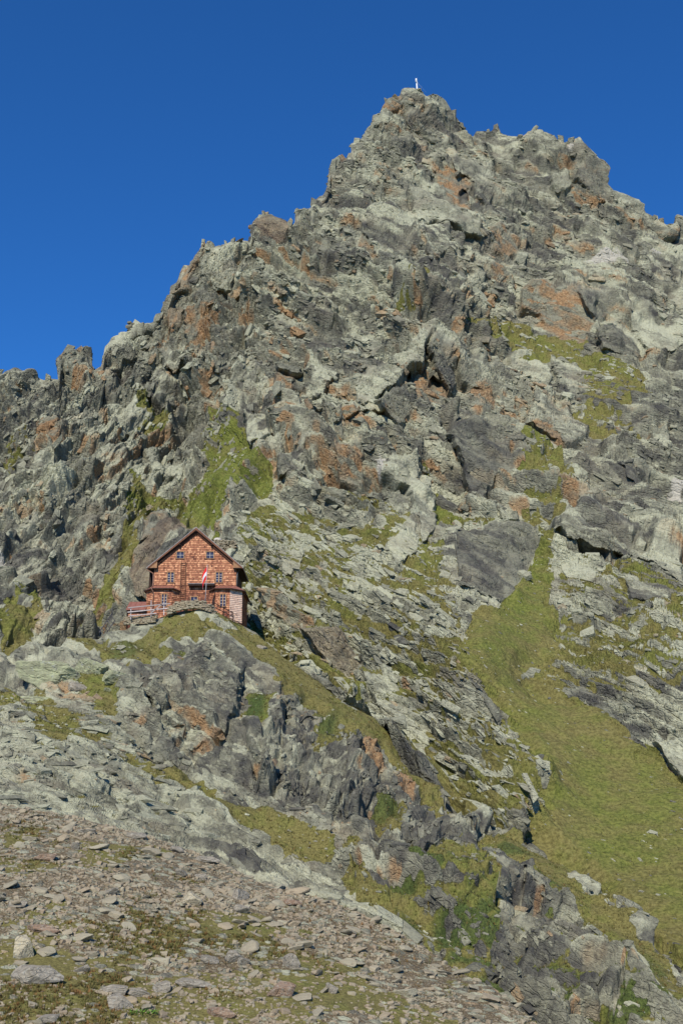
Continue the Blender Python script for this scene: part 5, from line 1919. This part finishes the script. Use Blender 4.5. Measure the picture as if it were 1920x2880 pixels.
def set_boulder(me, layer, px, py, w, h, label, group=None, rot=(0, 0, 0), sink=0.25, deep=None, name='boulder', cat='boulder', mat=None):
    """a boulder whose picture size is about w x h photograph pixels, sitting on a layer at a pixel"""
    q, n, _, _ = surf(layer, px, py + h * 0.5)
    s = ppm(q)
    o = link(name, me)
    o.scale = (w / s / 0.92, (deep or 0.8 * w) / s / 0.92, h / s / 0.80)
    o.rotation_euler = rot
    o.location = q + np.array((0, 0, 1.0)) * (h / s) * (0.5 - sink)
    return tag(o, label, cat, group)


BIG = [rock_mesh('boulder', 500 + i, 6, 13, 1.0, 0.035) for i in range(8)]
PLAIN = [rock_mesh('boulder', 520 + i, 5, 12, 1.0, 0.03) for i in range(8)]
SMALL = [rock_mesh('boulder', 600 + i, 4, 9, 0.85, 0.05) for i in range(14)]


def lichen_boulder_material(name, a, b, c):
    n = NT(name)
    x = n.noise(2.2, 5, 0.65)
    y = n.noise(9.0, 4, 0.65)
    w = n.noise(3.4, 5, 0.7, None, 0.6)
    g = n.mix(n.ramp(x, 0.35, 0.65), a, b)
    g = n.mix(n.ramp(y, 0.45, 0.7, 0, 0.75), g, c)
    g = n.mix(n.ramp(w, 0.56, 0.68, 0, 0.8), g, (0.12, 0.11, 0.09))
    g = n.mix(n.ramp(n.noise(5.2, 4, 0.7), 0.58, 0.66, 0, 0.7), g, (0.40, 0.40, 0.33))
    st = n.mapping((1.2, 2.6, 3.4), (0.2, 0.3, 0.5))
    j = n.ramp(n.voro(1.3, st, 'DISTANCE_TO_EDGE').outputs['Distance'], 0.0, 0.05)
    n.bump(n.math('ADD', n.math('ADD', y, x), n.math('MULTIPLY', j, 0.5)), 0.10, 0.8)
    return n.done(g, 0.9)


M_GREENROCK = lichen_boulder_material('lichen_green_rock', (0.22, 0.22, 0.135), (0.33, 0.34, 0.20), (0.39, 0.41, 0.23))
M_TANROCK = lichen_boulder_material('pale_tan_rock', (0.44, 0.38, 0.25), (0.53, 0.46, 0.30), (0.40, 0.36, 0.27))
M_GREYROCK = lichen_boulder_material('grey_rock', (0.245, 0.215, 0.160), (0.345, 0.305, 0.230), (0.41, 0.36, 0.275))
M_REDROCK = lichen_boulder_material('rusty_rock', (0.25, 0.16, 0.10), (0.34, 0.235, 0.155), (0.38, 0.31, 0.225))


def own(me, mat):
    m = me.copy()
    m.materials.clear()
    m.materials.append(mat)
    return m


Z5 = lambda x, y: (x * 960 / 1568, 1750 + y * 650 / 1062)
Z6 = lambda x, y: (x * 960 / 1568, 2300 + y * 580 / 947)
# on the shoulder left of the hut
for k, (zx, zy, w, h, mat, label, rot) in enumerate([
        (225, 205, 150, 84, M_GREENROCK, 'largest humped boulder left of the hut, green lichen above and orange below', (0.1, 0.05, 0.3)),
        (140, 290, 150, 60, M_GREENROCK, 'flat yellow green lichen slab just below the largest humped boulder', (0.0, 0.05, 0.0)),
        (435, 185, 74, 56, M_GREENROCK, 'pale tilted slab between the humped boulder and the rounded boulder', (0.5, 0.3, 0.1)),
        (528, 245, 62, 40, M_GREENROCK, 'rounded pale green boulder with dark crack under it in green turf', (0.0, 0.1, 0.5)),
        (490, 290, 28, 20, M_GREENROCK, 'small pale stone under the rounded pale green boulder', (0.0, 0.0, 0.9)),
        (350, 270, 56, 28, M_GREYROCK, 'low grey stone beside the orange face of the humped boulder', (0.0, 0.2, 0.2)),
        (1200, 110, 28, 14, M_GREYROCK, 'lone small pale stone on the orange grass right below the hut', (0, 0.2, 0)),
        (530, 155, 52, 22, M_GREYROCK, 'grey flat stone with reddish streaks in the turf above the tilted slab', (0, 0, 0.2))]):
    px, py = Z5(zx, zy)
    set_boulder(own(BIG[k], mat), 'knoll', px, py, w, h, label, 'lichen boulders beside the hut', rot, 0.40, 0.42 * w)
# on the scree
for k, (zx, zy, w, h, mat, label, rot) in enumerate([
        (108, 565, 56, 72, M_TANROCK, 'pale tan upright leaning slab, the brightest stone at the left edge of the scree', (0.35, 0.30, 0.2)),
        (162, 708, 104, 56, M_GREYROCK, 'large smooth rounded grey boulder at the lower left of the scree', (0, 0, 0.3)),
        (190, 495, 78, 22, M_REDROCK, 'long flat reddish slab just above the pale tan upright slab', (0, 0.06, 0.1)),
        (205, 178, 52, 22, M_REDROCK, 'rusty pink flat stone high on the left of the scree', (0, 0, 0)),
        (880, 372, 44, 44, M_TANROCK, 'pointed pale stone with dark shaded underside in the middle of the scree', (0.3, 0.5, 0.4)),
        (1095, 345, 46, 36, M_GREYROCK, 'pale angular block with a pointed top near the middle of the scree', (0.1, 0.3, 0.7)),
        (1095, 425, 44, 30, M_GREYROCK, 'flat pale block just below the pointed angular block', (0.2, 0.1, 0.1)),
        (1070, 632, 42, 46, M_GREYROCK, 'upright light grey slab stone in the centre right of the scree', (0.4, 0.1, 0.1)),
        (1118, 662, 28, 28, M_GREYROCK, 'small whitish pointed stone touching the upright light grey slab', (0.1, 0.3, 0.2)),
        (962, 645, 36, 28, M_GREYROCK, 'white capped grey stone left of the upright light grey slab', (0.1, 0.2, 0.2)),
        (1330, 660, 40, 48, M_GREYROCK, 'brownish grey conical stone at the right of the scree', (0.1, 0.0, 0.2)),
        (1285, 800, 66, 40, M_REDROCK, 'broad flat stone with a rust red patch at the lower right', (0.3, 0.05, 0.1)),
        (1525, 800, 34, 28, M_GREYROCK, 'grey wedge stone with dark underside below the broad rusty stone', (0.1, 0.5, 0.3)),
        (735, 755, 50, 28, M_GREYROCK, 'dark edged tilted stone in the lower middle of the scree', (0.1, -0.25, 0.2)),
        (525, 770, 70, 32, M_GREYROCK, 'long pinkish grey slab in the lower middle of the scree', (0.0, 0.05, 0.1)),
        (630, 780, 56, 28, M_GREYROCK, 'flat brown slab touching the long pinkish grey slab', (0, 0.1, 0.1)),
        (550, 830, 66, 40, M_GREYROCK, 'wide light grey block at the bottom below the long pinkish slab', (0.2, 0.1, 0.1)),
        (880, 745, 76, 24, M_GREYROCK, 'long low layered stone right of the dark edged tilted stone', (0, 0.03, 0)),
        (1010, 878, 68, 28, M_REDROCK, 'rusty orange flat block near the bottom edge of the scree', (0, 0.05, 0.1)),
        (205, 920, 62, 26, M_GREYROCK, 'long grey brown slab at the bottom left corner', (0, -0.05, 0.2)),
        (500, 338, 44, 22, M_GREYROCK, 'dark grey tilted flat stone at the upper middle of the scree', (0, -0.3, 0)),
        (75, 393, 50, 16, M_GREYROCK, 'flat grey stone with a dark shadowed underside at the left edge', (0, 0, 0)),
        (400, 60, 40, 16, M_GREYROCK, 'flat pale stone at the top rim of the scree below the smooth slabs', (0, 0, 0)),
        (625, 80, 38, 26, M_GREYROCK, 'pinkish block at the top rim of the scree under the big slab', (0, 0, 0.2)),
        (810, 140, 40, 24, M_GREYROCK, 'light angular block on the rim right of the big slab foot', (0, 0, 0.2)),
        (940, 188, 58, 20, M_GREYROCK, 'long pinkish flat stone on the upper rim beside the upright slabs', (0, 0, 0)),
        (925, 275, 30, 22, M_GREYROCK, 'light grey cube like stone under the long pinkish rim stone', (0, 0, 0.4)),
        (835, 258, 36, 22, M_GREYROCK, 'light brown block left of the cube like stone', (0, 0.3, 0.4)),
        (385, 672, 40, 24, M_GREYROCK, 'brown tilted block right of the large smooth rounded boulder', (0, -0.4, 0.1)),
        (345, 122, 24, 28, M_GREYROCK, 'small upright pinkish stone at the upper left of the scree', (0, 0, 0)),
        (1350, 395, 40, 22, M_REDROCK, 'brown flat block near the right rim of the scree', (0, 0.2, 0.1)),
        ]):
    px, py = Z6(zx, zy)
    me = own(PLAIN[k % 8] if max(w, h) > 45 else SMALL[k % 14], mat)
    set_boulder(me, 'scree', px, py, w, h, label, 'large stones on the scree', rot, 0.26, 0.7 * w)


def scree_boulders():
    rng = np.random.default_rng(99)
    V3, N2, PX, PY, g, nr0 = KEEP['scree']
    wt = smooth(PX, -20, 10) * smooth(PX, 1700, 1600) * smooth(PY, 2900, 2860) * (1 - 0.4 * g)
    wt[nr0:] = 0
    r, c = sample_grid(V3, wt, 255, rng)
    for i in range(255):
        L = 0.24 * (0.62 / 0.24) ** (rng.random() ** 1.9)
        o = link('boulder', SMALL[i % 14])
        fl = rng.uniform(.4, .85)
        o.scale = (L * rng.uniform(1.0, 1.7), L * rng.uniform(.7, 1.1), L * fl)
        o.rotation_euler = (rng.normal(0.1, .25), rng.normal(0, .25), rng.normal(0, .6))
        o.location = V3[r[i], c[i]] + np.array((0, 0, L * fl * rng.uniform(.05, .25)))
        tag(o, 'weathered angular stone lying loose among smaller rubble on the brown scree slope', 'boulder', 'loose stones on the scree')


scree_boulders()


def cairn():
    q = Vector(at(373, 917, 309.0))
    rng = np.random.default_rng(4)
    k = 9
    C = np.array([(rng.normal(0, .5), rng.normal(0, .4), -1.2 + 0.32 * i) for i in range(k)])
    F = frames_at(np.tile((0, 0, 1.0), (k, 1)), (1, .2, 0), rng, .5, .1)
    d = np.stack([np.linspace(3.0, 1.5, k), np.linspace(2.2, 1.2, k), np.full(k, .62)], -1)
    v, t, a = scatter_blocks(C, F, d, np.tile((0.1, .3, .4, 1), (k, 1)), rng)
    o = link('cairn', fast_mesh('cairn', v, None, MAT_STONE, False, {'tint': a}, t))
    o.location = q
    tag(o, 'small stack of dark stones standing up on the left skyline ridge', 'cairn')


cairn()


# ------------------------------------------------------------------ grass tufts and plants
def tuft_material():
    n = NT('grass_blades')
    t, u, _, _ = n.attr('tint')
    c = n.mix(t, (0.145, 0.122, 0.042), (0.090, 0.108, 0.024))
    c = n.mix(u, c, (0.215, 0.105, 0.035))
    n.b.inputs['Subsurface Weight'].default_value = 0.0
    return n.done(c, 0.8)


M_TUFT = tuft_material()


def tufts(name, layer, cnt, lo, hi, wfun, tint, seed, label):
    rng = np.random.default_rng(seed)
    V3, N2, PX, PY, g, nr0 = KEEP[layer]
    wt = wfun(PX, PY, g, nr0, V3)
    r, c = sample_grid(V3, wt, cnt, rng)
    C = V3[r, c].astype(float)
    nb = 9
    L = (lo * (hi / lo) ** rng.random(cnt))[:, None]
    ang = rng.random((cnt, nb)) * 2 * math.pi
    lean = rng.uniform(.15, .95, (cnt, nb))
    rad = rng.random((cnt, nb)) * 0.45 * L
    bx = C[:, None, 0] + np.cos(ang) * rad
    by = C[:, None, 1] + np.sin(ang) * rad
    bz = np.broadcast_to(C[:, None, 2] - 0.06 * L, bx.shape)
    hl = L * rng.uniform(.6, 1.1, (cnt, nb))
    tip = np.stack([bx + np.cos(ang) * lean * hl, by + np.sin(ang) * lean * hl, bz + hl * np.sqrt(np.maximum(.15, 1 - lean ** 2))], -1)
    wx, wy = -np.sin(ang) * 0.11 * L, np.cos(ang) * 0.11 * L
    a = np.stack([bx - wx, by - wy, bz], -1)
    b = np.stack([bx + wx, by + wy, bz], -1)
    V = np.stack([a, b, tip], 2).reshape(-1, 3)
    T = np.arange(len(V)).reshape(-1, 3)
    col = tint(rng, cnt, PX[r, c], PY[r, c])
    A = np.repeat(col, nb * 3, 0)
    o = link(name, fast_mesh(name, V, None, M_TUFT, False, {'tint': A}, T))
    tag(o, label, 'grass', None, 'stuff')


def frame_w(PX):
    return smooth(PX, -120, -20) * smooth(PX, 2040, 1940)


tufts('grass_tufts', 'scree', 4000, .07, .22, lambda PX, PY, g, nr0, V3: (0.05 + g) * smooth(fbm(V3.reshape(-1, 3), 4, 71, 3).reshape(PX.shape), -0.1, .3) * frame_w(PX) * (np.arange(PX.shape[0])[:, None] < nr0) * smooth(PY, 2950, 2900),
      lambda rng, n, x, y: np.stack([rng.random(n) * .5, np.clip((rng.random(n) < .30) * rng.uniform(.4, 1, n), 0, 1), 0 * x, 0 * x + 1], -1), 81, 'tussocks of rusty and olive grass between the stones of the scree')
tufts('turf_tufts', 'knoll', 16000, .10, .30, lambda PX, PY, g, nr0, V3: (g > .5) * frame_w(PX) + 0.0,
      lambda rng, n, x, y: np.stack([rng.random(n), (rng.random(n) < .25) * rng.random(n) * .7, 0 * x, 0 * x + 1], -1), 82, 'olive and green turf growing on the ledges of the knoll')
tufts('meadow_tufts', 'mountain', 9000, .10, .24, lambda PX, PY, g, nr0, V3: (g > .5) * frame_w(PX) * smooth(PY, 1100, 1700) * (np.arange(PX.shape[0])[:, None] < nr0),
      lambda rng, n, x, y: np.stack([rng.random(n), (rng.random(n) < .15) * rng.random(n) * .6, 0 * x, 0 * x + 1], -1), 83, 'olive and bright green grass of the steep meadow gully')


def leafy_plant(zx, zy, size, label, seed):
    rng = np.random.default_rng(seed)
    px, py = Z6(zx, zy)
    q, n, _, _ = surf('scree', px, py)
    m = MB()
    for i in range(240):
        a, r, hgt = rng.random() * 6.28, size * math.sqrt(rng.random()), rng.uniform(.03, .22) * size
        p = Vector((r * math.cos(a), r * .7 * math.sin(a), hgt + 0.02))
        d = Vector((math.cos(a + rng.normal(0, .8)), math.sin(a + rng.normal(0, .8)), rng.uniform(.1, .8))).normalized() * size * rng.uniform(.10, .20)
        s = d.cross(Vector((0, 0, 1))).normalized() * size * 0.05
        m.add([p, p + d * .5 + s, p + d, p + d * .5 - s], [(0, 1, 2, 3)], (0.5 + rng.random() * .5, 0, 0, 1))
    o = m.build('leafy_plant', M_LEAF, None)
    o.location = q
    tag(o, label, 'plant')


def leaf_material():
    n = NT('fresh_leaves')
    t, _, _, _ = n.attr('tint')
    return n.done(n.mix(t, (0.05, 0.12, 0.012), (0.13, 0.26, 0.03)), 0.6)


M_LEAF = leaf_material()
leafy_plant(665, 902, 0.50, 'bright green leafy plant patch at the bottom of the scree', 1)
leafy_plant(808, 362, 0.24, 'small bright green plant beside the pointed pale stone', 2)
